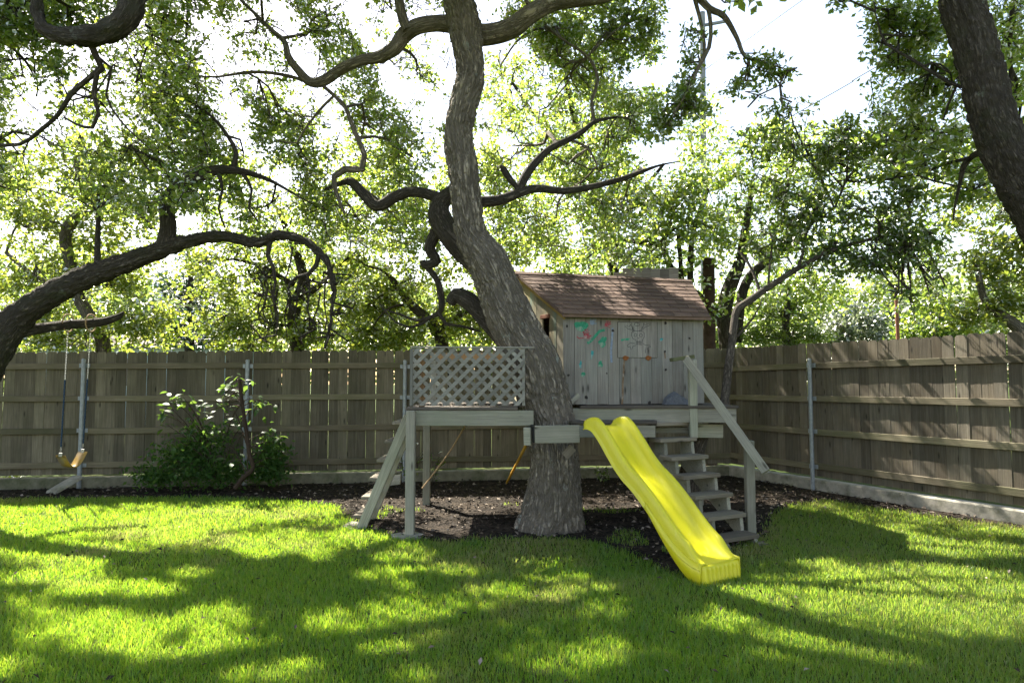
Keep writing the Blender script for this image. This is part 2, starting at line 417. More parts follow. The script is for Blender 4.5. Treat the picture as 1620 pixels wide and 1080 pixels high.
# ---- fences
def picket_mesh(h, w, mat):
    c = 0.028
    pr = [(-w / 2, 0), (w / 2, 0), (w / 2, h - c), (w / 2 - c * 0.8, h), (-w / 2 + c * 0.8, h), (-w / 2, h - c)]
    th = 0.016
    v = [(x, -th / 2, z) for x, z in pr] + [(x, th / 2, z) for x, z in pr]
    f = [tuple(range(6)), tuple(range(11, 5, -1))] + [(i + 6, (i + 1) % 6 + 6, (i + 1) % 6, i) for i in range(6)]
    return new_mesh('picket', v, f, mat)
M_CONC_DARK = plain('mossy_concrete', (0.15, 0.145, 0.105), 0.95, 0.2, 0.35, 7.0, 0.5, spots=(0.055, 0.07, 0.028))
def build_fence(a, b, ztop_a, ztop_b, mat, label, post_at, gap_prob, conc):
    d = (b - a); L = d.length; d.normalize()
    nrm = V(d.y, -d.x, 0)                    # towards the yard
    if nrm.y > 0: nrm = -nrm
    ang = math.atan2(d.y, d.x)
    root = empty('board_fence', (a + b) / 2, label, 'fence')
    zb = 0.205
    var = [[picket_mesh(h, w, mat) for w in (0.134, 0.138, 0.128)] for h in (0, )] if False else None
    cache = {}
    s = 0.0
    while s < L - 0.05:
        w = random.choice((0.138, 0.138, 0.138, 0.134, 0.142))
        zt = ztop_a + (ztop_b - ztop_a) * s / L + random.choice((-0.007, -0.003, 0, 0.003, 0.006))
        h = round((zt - zb) / 0.006) * 0.006
        key = (round(h, 3), w)
        if key not in cache: cache[key] = picket_mesh(h, w, mat)
        gap = random.uniform(0.003, 0.007) if random.random() < gap_prob else random.uniform(0.0006, 0.002)
        M = Matrix.Translation(a + d * (s + w / 2) + V(0, 0, zb + random.uniform(-0.004, 0.004)) + nrm * random.uniform(-0.003, 0.003)) @ Matrix.Rotation(ang, 4, 'Z') @ Matrix.Rotation(random.uniform(-0.006, 0.006), 4, 'Y') @ Matrix.Rotation(random.uniform(-0.02, 0.02), 4, 'Z')
        obj('picket', cache[key], root, M)
        s += w + gap
    cuts = [0.0] + sorted(post_at) + [L]
    for (za, zz) in ((1.78, 1.84), (1.31, 1.335), (0.83, 0.868), (0.35, 0.345)):
        for i in range(len(cuts) - 1):
            s0, s1 = cuts[i] + 0.012, cuts[i + 1] - 0.012
            if s1 - s0 < 0.1: continue
            z0 = za + (zz - za) * (s0 / L if ztop_a != ztop_b else 1); z1 = za + (zz - za) * (s1 / L if ztop_a != ztop_b else 1)
            board('rail', a + d * s0 + nrm * 0.032 + V(0, 0, z0 + random.uniform(-.008, .008)), a + d * s1 + nrm * 0.032 + V(0, 0, z1 + random.uniform(-.008, .008)), 0.086, 0.038, M_RAIL, root, (0, 0, 1))
    for sp in post_at:
        base = a + d * sp + nrm * 0.085
        v, q, bk, _ = tube([base + V(0, 0, -0.1), base + V(0, 0, 0.6), base + V(0, 0, 1.88)], [0.03] * 3, 14)
        po = obj('post', fast_mesh('post', v, q, mat=M_PIPE, smooth=True), root)
        cv = [tuple(base + V(0.036 * math.cos(k * math.pi / 7), 0.036 * math.sin(k * math.pi / 7), 1.875)) for k in range(14)] + [tuple(base + V(0.02 * math.cos(k * math.pi / 7), 0.02 * math.sin(k * math.pi / 7), 1.9)) for k in range(14)]
        obj('cap', new_mesh('cap', cv, [(k, (k + 1) % 14, 14 + (k + 1) % 14, 14 + k) for k in range(14)] + [tuple(range(14, 28)), tuple(range(13, -1, -1))], M_PIPE), po)
        for z in (1.80, 1.32, 0.85, 0.345):
            board('bracket', base - d * 0.075 - nrm * 0.028 + V(0, 0, z), base + d * 0.075 - nrm * 0.028 + V(0, 0, z), 0.06, 0.006, M_PIPE, po, (0, 0, 1), 0.001)
    # concrete footing
    nseg = int(L / 0.25); fv = []; ff = []
    for i in range(nseg + 1):
        p = a + d * (L * i / nseg)
        j = 0.008 * mnoise.noise(p * 1.3)
        for (o_, z) in ((0.085, -0.12), (0.08, 0.15 + j), (0.07, 0.165 + j), (-0.06, 0.17 + j), (-0.07, -0.12)):
            fv.append(p + nrm * (o_ + 0.004 * mnoise.noise(p * 5)) + V(0, 0, z))
    for i in range(nseg):
        for k in range(4): ff.append((i * 5 + k, (i + 1) * 5 + k, (i + 1) * 5 + k + 1, i * 5 + k + 1))
    obj('footing', new_mesh('footing', fv, ff, conc), root)
    return root
dL = (CORNER - FL0).normalized()
def along(px, Y0):   # distance along the long fence of the post seen at pixel px
    for s in np.arange(0, 15, 0.01):
        p = FL0 + dL * float(s)
        if 810 + FPX * p.x / p.y / CT > px: return float(s)
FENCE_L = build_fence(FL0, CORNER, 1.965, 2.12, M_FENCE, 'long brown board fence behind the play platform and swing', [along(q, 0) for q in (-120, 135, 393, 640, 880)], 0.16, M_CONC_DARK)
dR = (FR1 - CORNER).normalized()
post_R = [s for s in np.arange(0, 8, 0.01) if 810 + FPX * (CORNER + dR * float(s)).x / (CORNER + dR * float(s)).y / CT > 1285][0]
FENCE_R = build_fence(CORNER + dR * 0.03, FR1, 2.125, 2.0999, M_FENCE_R, 'grey-brown board fence receding beside the stairs, streaked with sunlight', [float(post_R), float(post_R) + 3.7], 0.0, M_CONC)

# ================================================================== PLAY PLATFORM
M_DECK = wood_mat('grey_green_timber', (0.404, 0.388, 0.323), (0.267, 0.255, 0.206), tint=(0.211, 0.243, 0.162), tint_amt=0.5, axis='X', contrast=0.8)
M_DECKTOP = wood_mat('dark_deck_boards', (0.16, 0.14, 0.12), (0.085, 0.072, 0.06), axis='X')
M_LAT = wood_mat('lattice_wood', (0.318, 0.314, 0.280), (0.232, 0.230, 0.202), tint=(0.275, 0.232, 0.181), tint_amt=0.3, axis='X', knots=False, contrast=0.6)
M_SIDING = wood_mat('weathered_siding', (0.282, 0.265, 0.237), (0.172, 0.160, 0.141), tint=(0.206, 0.217, 0.193), tint_amt=0.5, axis='Z', stain=(0.144, 0.127, 0.107))
M_SIDE_WARM = wood_mat('paint_streaked_siding', (0.353, 0.328, 0.252), (0.244, 0.223, 0.168), tint=(0.386, 0.302, 0.109), tint_amt=0.4, axis='Z', stain=(0.185, 0.302, 0.260))
M_STAIR = wood_mat('stair_timber', (0.279, 0.239, 0.187), (0.163, 0.140, 0.107), tint=(0.127, 0.136, 0.096), tint_amt=0.35, axis='X')
M_BLACK = plain('gap_shade_black', (0.012, 0.012, 0.015), 0.6, 0.3)  # flat black for the shadowed gap beside the trunk board
DZ = 1.30
plat = empty('play_platform', V(0.3, 7.6, 0), 'weathered grey-green timber play platform built round the oak trunk', 'platform')
LX, RX = -1.05, 2.46
FYL, FYR = 6.86, 7.30            # front rims left and right of the trunk
def deck_front(x): return 6.80 if x < 0.4 else 7.22
# deck boards, butted round the trunk
for k in range(13):
    y0 = 6.80 + k * 0.143
    z = DZ - 0.016
    segs = [(LX - 0.03, RX)]
    if y0 < 7.55: segs = [(LX - 0.03 - random.uniform(0, .01), 0.06)] + ([(0.74, RX)] if y0 > 7.2 else [])
    for (x0, x1) in segs:
        board('deck_board', V(x0, y0 + 0.07, z), V(x1, y0 + 0.07, z), 0.137, 0.03, M_DECKTOP, plat, (0, 1, 0))
zt, zb_ = DZ - 0.034, DZ - 0.19
zm = (zt + zb_) / 2; hh = zt - zb_
board('rim_beam', V(LX, FYL - 0.03, zm), V(0.22, FYL - 0.03, zm), hh, 0.04, M_DECK, plat)
board('rim_beam', V(0.62, FYR - 0.03, zm + 0.005), V(RX - 0.02, FYR - 0.03, zm + 0.005), hh, 0.04, M_DECK, plat)
board('rim_beam', V(LX + 0.02, 6.86, zm), V(LX + 0.02, 8.6, zm), hh, 0.04, M_DECK, plat)
board('rim_beam', V(LX + 0.045, 8.60, zm), V(RX, 8.60, zm), hh, 0.04, M_DECK, plat)
board('rim_beam', V(RX - 0.045, 7.34, zm), V(RX - 0.045, 8.57, zm), hh, 0.04, M_DECK, plat)
for y in (7.75, 8.2): board('joist', V(LX + 0.05, y, zm - 0.004), V(RX - 0.07, y, zm - 0.004), hh - 0.02, 0.04, M_DECK, plat)
def post(name, x, y, z0, z1, parent, s=0.09, mat=M_DECK):
    return board(name, V(x, y, z0), V(x, y, z1), s, s, mat, parent, (0, 1, 0), 0.006)
pf = G(648, 851)
p1 = post('post', LX + 0.025, 6.765, 0.03, zt, plat)
prism('footing_pad', [V(LX + 0.0 + 0.17 * math.cos(a), 6.75 + 0.13 * math.sin(a), 0.0) for a in np.linspace(0.3, 6.4, 8)[:-1]], V(0, 0, 0.035), M_CONC, p1, 0.006)
post('post', -1.08, 8.50, -0.05, zb_, plat)
post('post', 1.55, 7.42, -0.05, zb_, plat, 0.085, M_STAIR)
post('post', 2.36, 8.48, -0.05, zb_, plat)
# board nailed across the front of the trunk, black board painting the shadow in the gap at its end, lower landing
b0, b1 = P(846, 687, 6.52), P(917, 686, 6.52)
board('trunk_board', b0, b1, 0.172, 0.04, M_DECK, plat)
board('end_block', P(829, 690, 6.58), P(840, 690, 6.56), 0.175, 0.04, M_DECK, plat)
board('gap_shade_board', P(846, 687, 6.545), P(846, 687, 6.545) + V(-0.02, 0.32, 0), 0.165, 0.035, M_BLACK, plat)
board('landing_rim', P(905, 682, 6.93), P(1036, 682, 7.05), 0.125, 0.04, M_DECK, plat)
board('landing_board', P(902, 668, 6.95), P(1036, 668, 7.07), 0.14, 0.028, M_DECKTOP, plat, (0.05, 1, 0))
board('landing_board', P(902, 666, 7.10), P(1036, 666, 7.22), 0.14, 0.028, M_DECKTOP, plat, (0.05, 1, 0))
board('girder', P(1092, 681, 7.42), P(1143, 681.5, 7.46), 0.15, 0.04, M_DECK, plat)
board('girder', P(1032, 680, 7.34), P(1092, 680.5, 7.4), 0.06, 0.04, M_DECK, plat)
# lattice
lx0, lx1, lz0, lz1, ly = LX + 0.0, 0.13, DZ + 0.012, 1.905, 6.865
lat = board('lattice_panel', V(lx0, ly + 0.001, lz1 + 0.012), V(lx1 + 0.1, ly + 0.001, lz1 + 0.006), 0.016, 0.03, M_LAT, plat)
def clip_strip(c0, sgn, wd):
    # strip |u| <= wd/2 round the line z - lz0 = sgn * (x - c0), clipped to the panel
    poly = []
    L_ = 3.0
    dx, dz = math.sqrt(.5), sgn * math.sqrt(.5)
    nx, nz = -dz, dx
    quad = [(c0 + dx * t_ + nx * w_, lz0 + dz * t_ + nz * w_) for t_, w_ in ((-L_, -wd / 2), (L_, -wd / 2), (L_, wd / 2), (-L_, wd / 2))]
    for (ax, lim, keep) in ((0, lx0, 1), (0, lx1, -1), (1, lz0, 1), (1, lz1, -1)):
        out = []
        for i in range(len(quad)):
            a, b = quad[i], quad[(i + 1) % len(quad)]
            ia, ib = (a[ax] - lim) * keep >= 0, (b[ax] - lim) * keep >= 0
            if ia: out.append(a)
            if ia != ib:
                f_ = (lim - a[ax]) / (b[ax] - a[ax]); out.append((a[0] + (b[0] - a[0]) * f_, a[1] + (b[1] - a[1]) * f_))
        quad = out
        if not quad: return None
    return quad if len(quad) > 2 else None
for sgn, yy in ((1, ly - 0.005), (-1, ly + 0.004)):
    c0 = lx0 - 0.62 if sgn > 0 else lx0 + 0.02
    while c0 < lx1 + (0 if sgn > 0 else 0.62):
        q = clip_strip(c0, sgn, 0.037)
        if q: prism('slat', [V(x, yy, z) for x, z in q], V(0, 0.006, 0), M_LAT, lat)
        c0 += 0.122
board('end_trim', V(lx0 + 0.012, ly - 0.012, lz0), V(lx0 + 0.012, ly - 0.012, lz1), 0.03, 0.008, M_LAT, lat, (1, 0, 0), 0.001)
board('end_trim', V(lx1 - 0.01, ly + 0.014, lz0), V(lx1 - 0.01, ly + 0.014, lz1), 0.03, 0.008, M_LAT, lat, (1, 0, 0), 0.001)
M_TAN = wood_mat('tan_timber', (0.42, 0.27, 0.14), (0.30, 0.18, 0.09), axis='X')
board('guard_post', V(LX + 0.11, 6.95, DZ), V(LX + 0.11, 6.95, 1.86), 0.06, 0.035, M_TAN, plat, (1, 0, 0))
board('guard_rail', V(LX, 8.55, 1.88), V(0.2, 8.55, 1.88), 0.09, 0.035, M_TAN, plat)
post('guard_post', LX + 0.05, 8.55, DZ, 1.84, plat, 0.07)
post('guard_post', 0.16, 8.55, DZ, 1.84, plat, 0.07)

# ---- ladder at the west end
lad = empty('plank_ladder', V(-1.45, 7.2, 0), 'steep grey plank ladder leaning on the lattice end of the platform', 'ladder')
la0, la1 = V(-1.60, 7.14, 0.0), V(-1.075, 6.94, 1.20)
for dy in (0.0, 0.46):
    board('stringer', la0 + V(0, dy, 0), la1 + V(0, dy, 0), 0.10, 0.042, M_DECK, lad, (-1, 0, 0.45))
for k in range(6):
    f_ = 0.10 + k * 0.165
    c_ = la0 + (la1 - la0) * f_ + V(-0.075, 0.23, 0.02)
    board('tread', c_ + V(0, -0.245, 0), c_ + V(0, 0.245, 0), 0.11, 0.032, M_STAIR, lad, (1, 0, 0))
slab = prism('stepping_stone', [G(540, 834), G(556, 827), G(580, 829), G(574, 838), G(556, 840)], V(0, 0, 0.022), M_CONC, None, 0.004)
tag(slab, 'small pale concrete stepping stone in the mulch at the foot of the plank ladder', 'stepping stone')

# ---- stairs with handrail
stairs = empty('staircase', V(2.0, 6.8, 0), 'open grey timber stairs with sloping handrail behind the yellow slide', 'stairs')
sf = V(0.46, -0.888, 0).normalized(); sr = V(-sf.y, sf.x, 0)
tops = []
for k in range(6):
    c_ = V(1.775 + 0.078 * k, 7.12 - 0.148 * k, 0.96 - 0.172 * k)
    tops.append(c_)
    wd = 0.25 if k < 5 else 0.235
    cc = c_ - sf * 0.09 - V(0, 0, 0.02)
    board('tread', cc - sr * wd, cc + sr * wd, 0.20, 0.04, M_STAIR, stairs, sf + V(0, 0, random.uniform(-.03, .03)))
c0_ = V(1.70, 7.27, 1.125)
board('tread', c0_ - sr * 0.22 - V(0, 0, .02), c0_ + sr * 0.22 - V(0, 0, .02), 0.16, 0.035, M_STAIR, stairs, sf)
for sgn in (-1, 1):
    o_ = sr * (0.185 * sgn)
    outl = []
    for k in range(6):
        a_ = tops[k] + o_ - V(0, 0, 0.041)
        outl.append(a_ - sf * 0.17); outl.append(a_ - sf * 0.02)
    low = tops[5] + o_
    outl.append(V(low.x, low.y, 0) + sf * 0.02 * 1.0); outl.append(V(low.x, low.y, 0) - sf * 0.16)
    outl.append(tops[0] + o_ - sf * 0.2 + V(0, 0, -0.30))
    prism('stringer', outl, sr * 0.042, M_DECK, stairs)
up = P(1097, 690, 7.28)
post('newel_post', up.x, 7.28, 0.95, 1.80, stairs, 0.085)
lp = G(1187, 838); lpx = P(1186, 760, 6.72).x
post('newel_post', lpx, 6.72, -0.04, 0.97, stairs, 0.085)
r0, r1 = P(1084, 566, 7.22), P(1212, 746, 6.45)
board('handrail', r0, r1, 0.088, 0.04, M_DECK, stairs, (0.35, 0.2, 1))
M_MOSS = wood_mat('mossy_timber', (0.16, 0.17, 0.09), (0.085, 0.09, 0.045), axis='X')
board('cap_board', P(1062, 569, 7.22), P(1096, 564, 7.27), 0.10, 0.04, M_MOSS, stairs, (0, 1, 0))
board('sleeper', tops[5] + sr * 0.18 + V(0.0, 0.0, -0.115), tops[5] + sr * 0.255 + V(0.03, -0.03, -0.115), 0.08, 0.09, M_STAIR, stairs)

# ================================================================== PLAYHOUSE
house = empty('playhouse', V(1.4, 8.2, DZ), 'small weathered board playhouse with brown shingle roof and painted handprints', 'playhouse')
A = P(891, 560, 7.36); A.z = DZ + 0.003
B = P(1113, 560, 7.80); B.z = DZ + 0.003
C_ = P(820, 500, 8.25); C_.z = DZ + 0.003
D_ = P(1087, 500, 8.80); D_.z = DZ + 0.003
E_ = V(C_.x - 0.05, C_.y + 0.75, DZ); F_ = V(D_.x + 0.06, D_.y + 0.75, DZ)
ZE = 2.345; ZR_L = P(820, 432, 8.25).z; ZR_R = P(1086, 445, 8.80).z
fd = (B - A).normalized(); fn = V(fd.y, -fd.x, 0)
if fn.y > 0: fn = -fn
FW = (B - A).length
def wall_boards(a, b, zt_of, nb, mat, thick=0.02, hole=None, low=0.0):
    d = (b - a).normalized(); L = (b - a).length
    n = V(d.y, -d.x, 0)
    w = L / nb
    for i in range(nb):
        s0, s1 = i * w + 0.0015, (i + 1) * w - 0.0015
        pr = random.uniform(-0.002, 0.002)
        def put(z00, z01, z10, z11):
            pts = [a + d * s0 + V(0, 0, z00), a + d * s1 + V(0, 0, z10), a + d * s1 + V(0, 0, z11), a + d * s0 + V(0, 0, z01)]
            pts = [V(p.x, p.y, 0) + n * pr + V(0, 0, p.z - a.z) for p in pts]
            prism('siding_board', pts, -n * thick, mat, house, 0.0015)
        z_ = a.z + low + random.uniform(0, 0.008)
        t0, t1 = zt_of(s0 / L), zt_of(s1 / L)
        if hole and s0 / L < hole[1] and s1 / L > hole[0]:
            put(z_, hole[2], z_, hole[2])
            put(hole[3], t0, hole[3], t1)
        else:
            put(z_, t0, z_, t1)
wall_boards(A, B, lambda f_: ZE - 0.01, 13, M_SIDING)
wall_boards(C_, A, lambda f_: ZR_L - 0.02 + (ZE - ZR_L) * f_, 7, M_SIDE_WARM, hole=(0.58, 0.70, 2.06, 2.30))
wall_boards(E_, C_, lambda f_: ZE + (ZR_L - ZE) * f_ - 0.02, 5, M_SIDE_WARM)
wall_boards(B, D_, lambda f_: ZE + (ZR_R - ZE) * f_ - 0.02, 7, M_SIDING)
wall_boards(D_, F_, lambda f_: ZR_R + (ZE - ZR_R) * f_ - 0.02, 5, M_SIDING)
wall_boards(F_, E_, lambda f_: ZE - 0.01, 15, M_SIDING)
# window frame in the gable
gd = (A - C_).normalized(); gn = V(gd.y, -gd.x, 0)
M_RED = wood_mat('red_brown_timber', (0.20, 0.085, 0.05), (0.12, 0.05, 0.03), axis='X')
GL = (A - C_).length
wf = board('window_frame', C_ + gd * (GL * 0.555) + gn * 0.012 + V(0, 0, 2.31 - DZ), C_ + gd * (GL * 0.735) + gn * 0.012 + V(0, 0, 2.31 - DZ), 0.045, 0.03, M_RED, house)
board('sill', C_ + gd * (GL * 0.555) + gn * 0.016 + V(0, 0, 2.045 - DZ), C_ + gd * (GL * 0.735) + gn * 0.016 + V(0, 0, 2.045 - DZ), 0.045, 0.04, M_RED, wf)
# roof: two slopes, shingle tabs on the slope in view
t = NT('asphalt_shingle')
co = t.coord('Object'); r_ = t.rnd()
n1 = t.tex('Noise', co, Scale=160.0, Detail=3.0); n2 = t.tex('Noise', co, Scale=5.0, Detail=4.0)
c = t.mix(n1.outputs[0], (0.078, 0.053, 0.04), (0.185, 0.125, 0.096))
c = t.mix(t.ramp(n2.outputs[0], [(0.4, 0.5), (0.65, 0.0)]), c, (0.075, 0.05, 0.045))
c = t.mix(1.0, c, t.ramp(r_, [(0.0, 0.72), (1.0, 1.2)]), 'MULTIPLY')
t.bsdf(c, 0.9, t.bump(n1.outputs[0], 0.6, 0.004), 0.2)
M_SHING = t.m
eo = 0.07
eL = A + V(0, 0, ZE - A.z) + fn * eo - fd * 0.03; eR = B + V(0, 0, ZE - B.z) + fn * eo + fd * 0.06
rL = V(C_.x - 0.05, C_.y, ZR_L); rR = V(D_.x + 0.06, D_.y, ZR_R)
eL.z -= 0.035; eR.z -= 0.03
bL = V(E_.x - 0.05, E_.y + eo, ZE - 0.03); bR = V(F_.x + 0.07, F_.y + eo, ZE - 0.03)
th = V(0, 0, -0.022)
roof = new_mesh('roof', [eL, eR, rR, rL, eL + th, eR + th, rR + th, rL + th, bR, bL, bR + th, bL + th],
                [(0, 1, 2, 3), (3, 2, 8, 9), (7, 6, 5, 4), (11, 10, 6, 7), (0, 4, 5, 1), (8, 10, 11, 9), (1, 5, 6, 2), (2, 6, 10, 8), (3, 7, 4, 0), (9, 11, 7, 3)], M_SHING)
roof = obj('roof', roof, house)
ROWS = 10
def roof_pt(u, v): return (eL + (eR - eL) * u) * (1 - v) + (rL + (rR - rL) * u) * v
rn = (eR - eL).cross(rL - eL).normalized()
if rn.z < 0: rn = -rn
for i in range(ROWS):
    v0, v1 = i / ROWS - (0.02 if i == 0 else 0), min(1.0, (i + 1.25) / ROWS)
    nt = 8
    off = (i % 2) * 0.5 + random.uniform(-.06, .06)
    us = [0.0] + [x for x in [(k + off) / nt for k in range(0, nt + 1)] if 0.02 < x < 0.98] + [1.0]
    for k in range(len(us) - 1):
        ua, ub = us[k] + 0.0014, us[k + 1] - 0.0014
        j = random.uniform(-0.004, 0.004)
        q = [roof_pt(ua, v0 + j) + rn * 0.013, roof_pt(ub, v0 + j) + rn * 0.013, roof_pt(ub, v1) + rn * 0.004, roof_pt(ua, v1) + rn * 0.004]
        prism('shingle', q, -rn * 0.005 - V(0, 0, 0.001), M_SHING, roof)
board('drip_edge', eL + fn * 0.006 - V(0, 0, 0.02), eR + fn * 0.006 - V(0, 0, 0.02), 0.038, 0.012, plain('eave_brown', (0.15, 0.10, 0.075), 0.85), roof)
for k in range(8):   # ridge caps
    a_, b__ = rL + (rR - rL) * (k / 8), rL + (rR - rL) * ((k + 1.15) / 8 if k < 7 else 1)
    prism('ridge_cap', [a_ + V(0, -0.075, -0.024), b__ + V(0, -0.075, -0.024 + 0.004), b__ + V(0, 0, 0.016), a_ + V(0, 0, 0.022)], V(0, 0, 0.006), M_SHING, roof)
    prism('ridge_cap', [a_ + V(0, 0.075, -0.024), b__ + V(0, 0.075, -0.024 + 0.004), b__ + V(0, 0.0005, 0.016), a_ + V(0, 0.0005, 0.022)], V(0, 0, 0.006), M_SHING, roof)
M_YEL = wood_mat('yellowed_trim', (0.50, 0.36, 0.10), (0.36, 0.25, 0.08), axis='X')
board('rake_trim', rL + V(0.03, -0.02, -0.055), eL + V(0.03, 0.03, -0.045), 0.05, 0.015, M_YEL, house, (0, 0, 1))
# board parapet behind the ridge
for k in range(7):
    x_ = 978 + k * 14.6
    top = 424.5 if k else 432
    a_ = P(x_, top + random.uniform(-1, 1), 8.93); b__ = P(x_, 452, 8.93)
    board('parapet_board', V(a_.x, 8.93 + 0.003 * (k % 2), b__.z - 0.25), V(a_.x, 8.93 + 0.003 * (k % 2), a_.z), 0.128, 0.018, M_SIDING, house, (1, 0, 0))
# hatch with pencil drawing and rusty hinges
def W(px, py, proud=0.006): 
    return on_plane(px, py, A + fn * proud, fn)
def flat(name, pts, mat, parent, proud):
    v = [W(x, y, proud) for x, y in pts]
    c = sum(v, Vector()) / len(v)
    return obj(name, new_mesh(name, [p - c for p in v], [tuple(range(len(v)))], mat), parent, Matrix.Translation(c))
hx0, hx1, hy0, hy1 = 977, 1040, 509, 566
hat = None
nb = 4
M_SAW = plain('saw_cut', (0.03, 0.025, 0.02), 0.9)
hp = [W(hx0, hy0, .004), W(hx1, hy0 + 0.5, .004), W(hx1, hy1, .004), W(hx0, hy1, .004)]
hat = prism('hatch', hp, -fn * 0.003, M_SAW, house)
for k in range(nb):
    xa, xb = hx0 + 0.6 + (hx1 - hx0 - 1.2) * k / nb, hx0 + 0.6 + (hx1 - hx0 - 1.2) * (k + 1) / nb
    prism('hatch_board', [W(xa + .12, hy0 + 0.7, .007), W(xb - .12, hy0 + 0.7, .007), W(xb - .12, hy1 - 0.7, .007), W(xa + .12, hy1 - 0.7, .007)], -fn * 0.003, M_SIDING, hat)
M_RUST = plain('rusty_iron', (0.20, 0.075, 0.025), 0.85, 0.2, 0.5, 40.0, 0.5)
for hx in (990, 1026):
    prism('hinge', [W(hx - 5, hy1 - 1.5, .009), W(hx - 1, hy1 - 4, .009), W(hx + 5, hy1 - 1.5, .009), W(hx + 4, hy1 + 2, .009), W(hx, hy1 + 4.5, .009), W(hx - 4, hy1 + 2, .009)], -fn * 0.004, M_RUST, hat)
M_PENCIL = plain('dark_pencil', (0.055, 0.055, 0.06), 0.9)
def stroke(pts, w, mat, parent, proud=.0085, name='drawn_line'):
    v = []; f = []
    P_ = [Vector((x, y)) for x, y in pts]
    for i, p in enumerate(P_):
        d = (P_[min(i + 1, len(P_) - 1)] - P_[max(i - 1, 0)]).normalized(); n = Vector((-d.y, d.x)) * w / 2
        v += [W(p.x + n.x, p.y + n.y, proud), W(p.x - n.x, p.y - n.y, proud)]
        if i: f.append((2 * i - 2, 2 * i - 1, 2 * i + 1, 2 * i))
    return obj(name, new_mesh(name, v, f, mat), parent)
def zz(x, y): return (860 + x / 6.0, 480 + y / 6.0)
SK = [[(838, 268), (832, 300), (850, 335), (878, 348), (880, 385), (935, 392), (938, 348), (955, 318), (955, 280), (935, 262), (860, 258), (838, 268)],
      [(858, 300), (870, 283), (886, 292), (882, 310), (862, 312), (858, 300)], [(908, 300), (920, 285), (938, 292), (936, 312), (916, 316), (908, 300)],
      [(894, 322), (900, 335), (906, 322)], [(880, 366), (936, 370)], [(895, 350), (895, 388)], [(908, 350), (908, 390)], [(922, 350), (922, 390)],
      [(838, 250), (800, 240), (770, 215), (790, 208), (810, 222), (836, 190), (828, 175)], [(850, 245), (840, 225), (830, 200)],
      [(936, 250), (960, 225), (1010, 205), (1012, 188), (990, 192), (962, 205), (950, 185)], [(930, 245), (945, 220), (950, 185)],
      [(838, 215), (845, 250), (870, 258)], [(860, 190), (880, 180), (905, 182), (912, 205), (890, 215), (866, 208), (860, 190)], [(936, 215), (930, 250), (905, 258)],
      [(870, 380), (820, 372), (795, 400), (800, 412), (822, 410), (832, 440), (842, 425), (845, 408), (880, 395)],
      [(945, 380), (965, 395), (1012, 398), (1016, 412), (990, 418), (985, 438), (972, 420), (965, 445), (968, 470)]]
dr = None
for k, s_ in enumerate(SK):
    stroke([zz(*p) for p in s_], 0.75, M_PENCIL, hat)
# rust streaks, painted hands and green paint
M_GREEN = plain('green_paint', (0.02, 0.21, 0.12), 0.7, 0.4, 0.35, 30.0, spots=(0.34, 0.32, 0.285))
M_REDP = plain('red_paint', (0.26, 0.035, 0.05), 0.7, 0.3, 0.4, 40.0, spots=(0.34, 0.32, 0.285))
M_BLUE = plain('faded_blue_paint', (0.17, 0.22, 0.30), 0.7, 0.3, 0.3, 40.0, spots=(0.34, 0.32, 0.285))
M_TEAL = plain('teal_paint', (0.03, 0.24, 0.25), 0.6, 0.3, 0.3, 30.0, spots=(0.34, 0.32, 0.285))
M_STREAK = plain('brown_run', (0.17, 0.115, 0.07), 0.9, 0.2, 0.4, 25.0, spots=(0.34, 0.32, 0.285))
def blob_shape(name, cx, cy, rx, ry, mat, seed, proud=.0045, n=18, rough=.22, parent=None):
    rr = random.Random(seed)
    ph = [rr.uniform(0, 6) for _ in range(3)]
    pts = []
    for k in range(n):
        a = 2 * math.pi * k / n
        r = 1 + rough * (math.sin(2 * a + ph[0]) * .6 + math.sin(3 * a + ph[1]) * .5 + math.sin(5 * a + ph[2]) * .4)
        pts.append((cx + rx * r * math.cos(a), cy + ry * r * math.sin(a)))
    return flat(name, pts, mat, parent or house, proud)
def hand(cx, cy, s, mat, tilt, proud=.0055, name='handprint'):
    v = []; f = []
    def poly(pts):
        k = len(v)
        for x, y in pts:
            ca, sa = math.cos(tilt), math.sin(tilt)
            v.append(W(cx + s * (x * ca - y * sa), cy + s * (x * sa + y * ca), proud))
        f.append(tuple(range(k, k + len(pts))))
    poly([(-.42 + .0, .1), (-.45, -.15), (-.2, -.3), (.15, -.3), (.42, -.12), (.42, .2), (.2, .5), (-.2, .5)])
    for (x, y, a, L) in ((-.36, -.24, -.42, .55), (-.13, -.34, -.13, .72), (.12, -.35, .12, .74), (.34, -.22, .38, .6), (.44, .22, 1.15, .5)):
        dx, dy = math.sin(a), -math.cos(a); nx, ny = -dy * .095, dx * .095
        poly([(x + nx, y + ny), (x - nx, y - ny), (x - nx + dx * L * .8, y - ny + dy * L * .8), (x + dx * L, y + dy * L), (x + nx + dx * L * .8, y + ny + dy * L * .8)])
    o = obj(name, new_mesh(name, v, f, mat), house)
    return o
blob_shape('paint_patch', *zz(358, 215), 9.5, 9, M_GREEN, 3)
blob_shape('paint_patch', *zz(560, 365), 6.5, 8, M_GREEN, 5, rough=.3)
stroke([zz(415, 378), zz(455, 350), zz(490, 310), zz(530, 262), zz(580, 250)], 4.2, M_GREEN, house, .0045, 'paint_stroke')
stroke([zz(735, 348), zz(770, 340), zz(820, 338)], 3.4, M_GREEN, hat, .0085, 'paint_stroke')
blob_shape('paint_patch', *zz(540, 575), 3, 6, M_GREEN, 8, rough=.35)
blob_shape('paint_patch', *zz(375, 672), 3.2, 4, M_GREEN, 9)
blob_shape('paint_patch', *zz(350, 580), 2.2, 5, M_TEAL, 19, rough=.35)
blob_shape('paint_patch', *zz(460, 480), 2.2, 6, M_TEAL, 29, rough=.35)
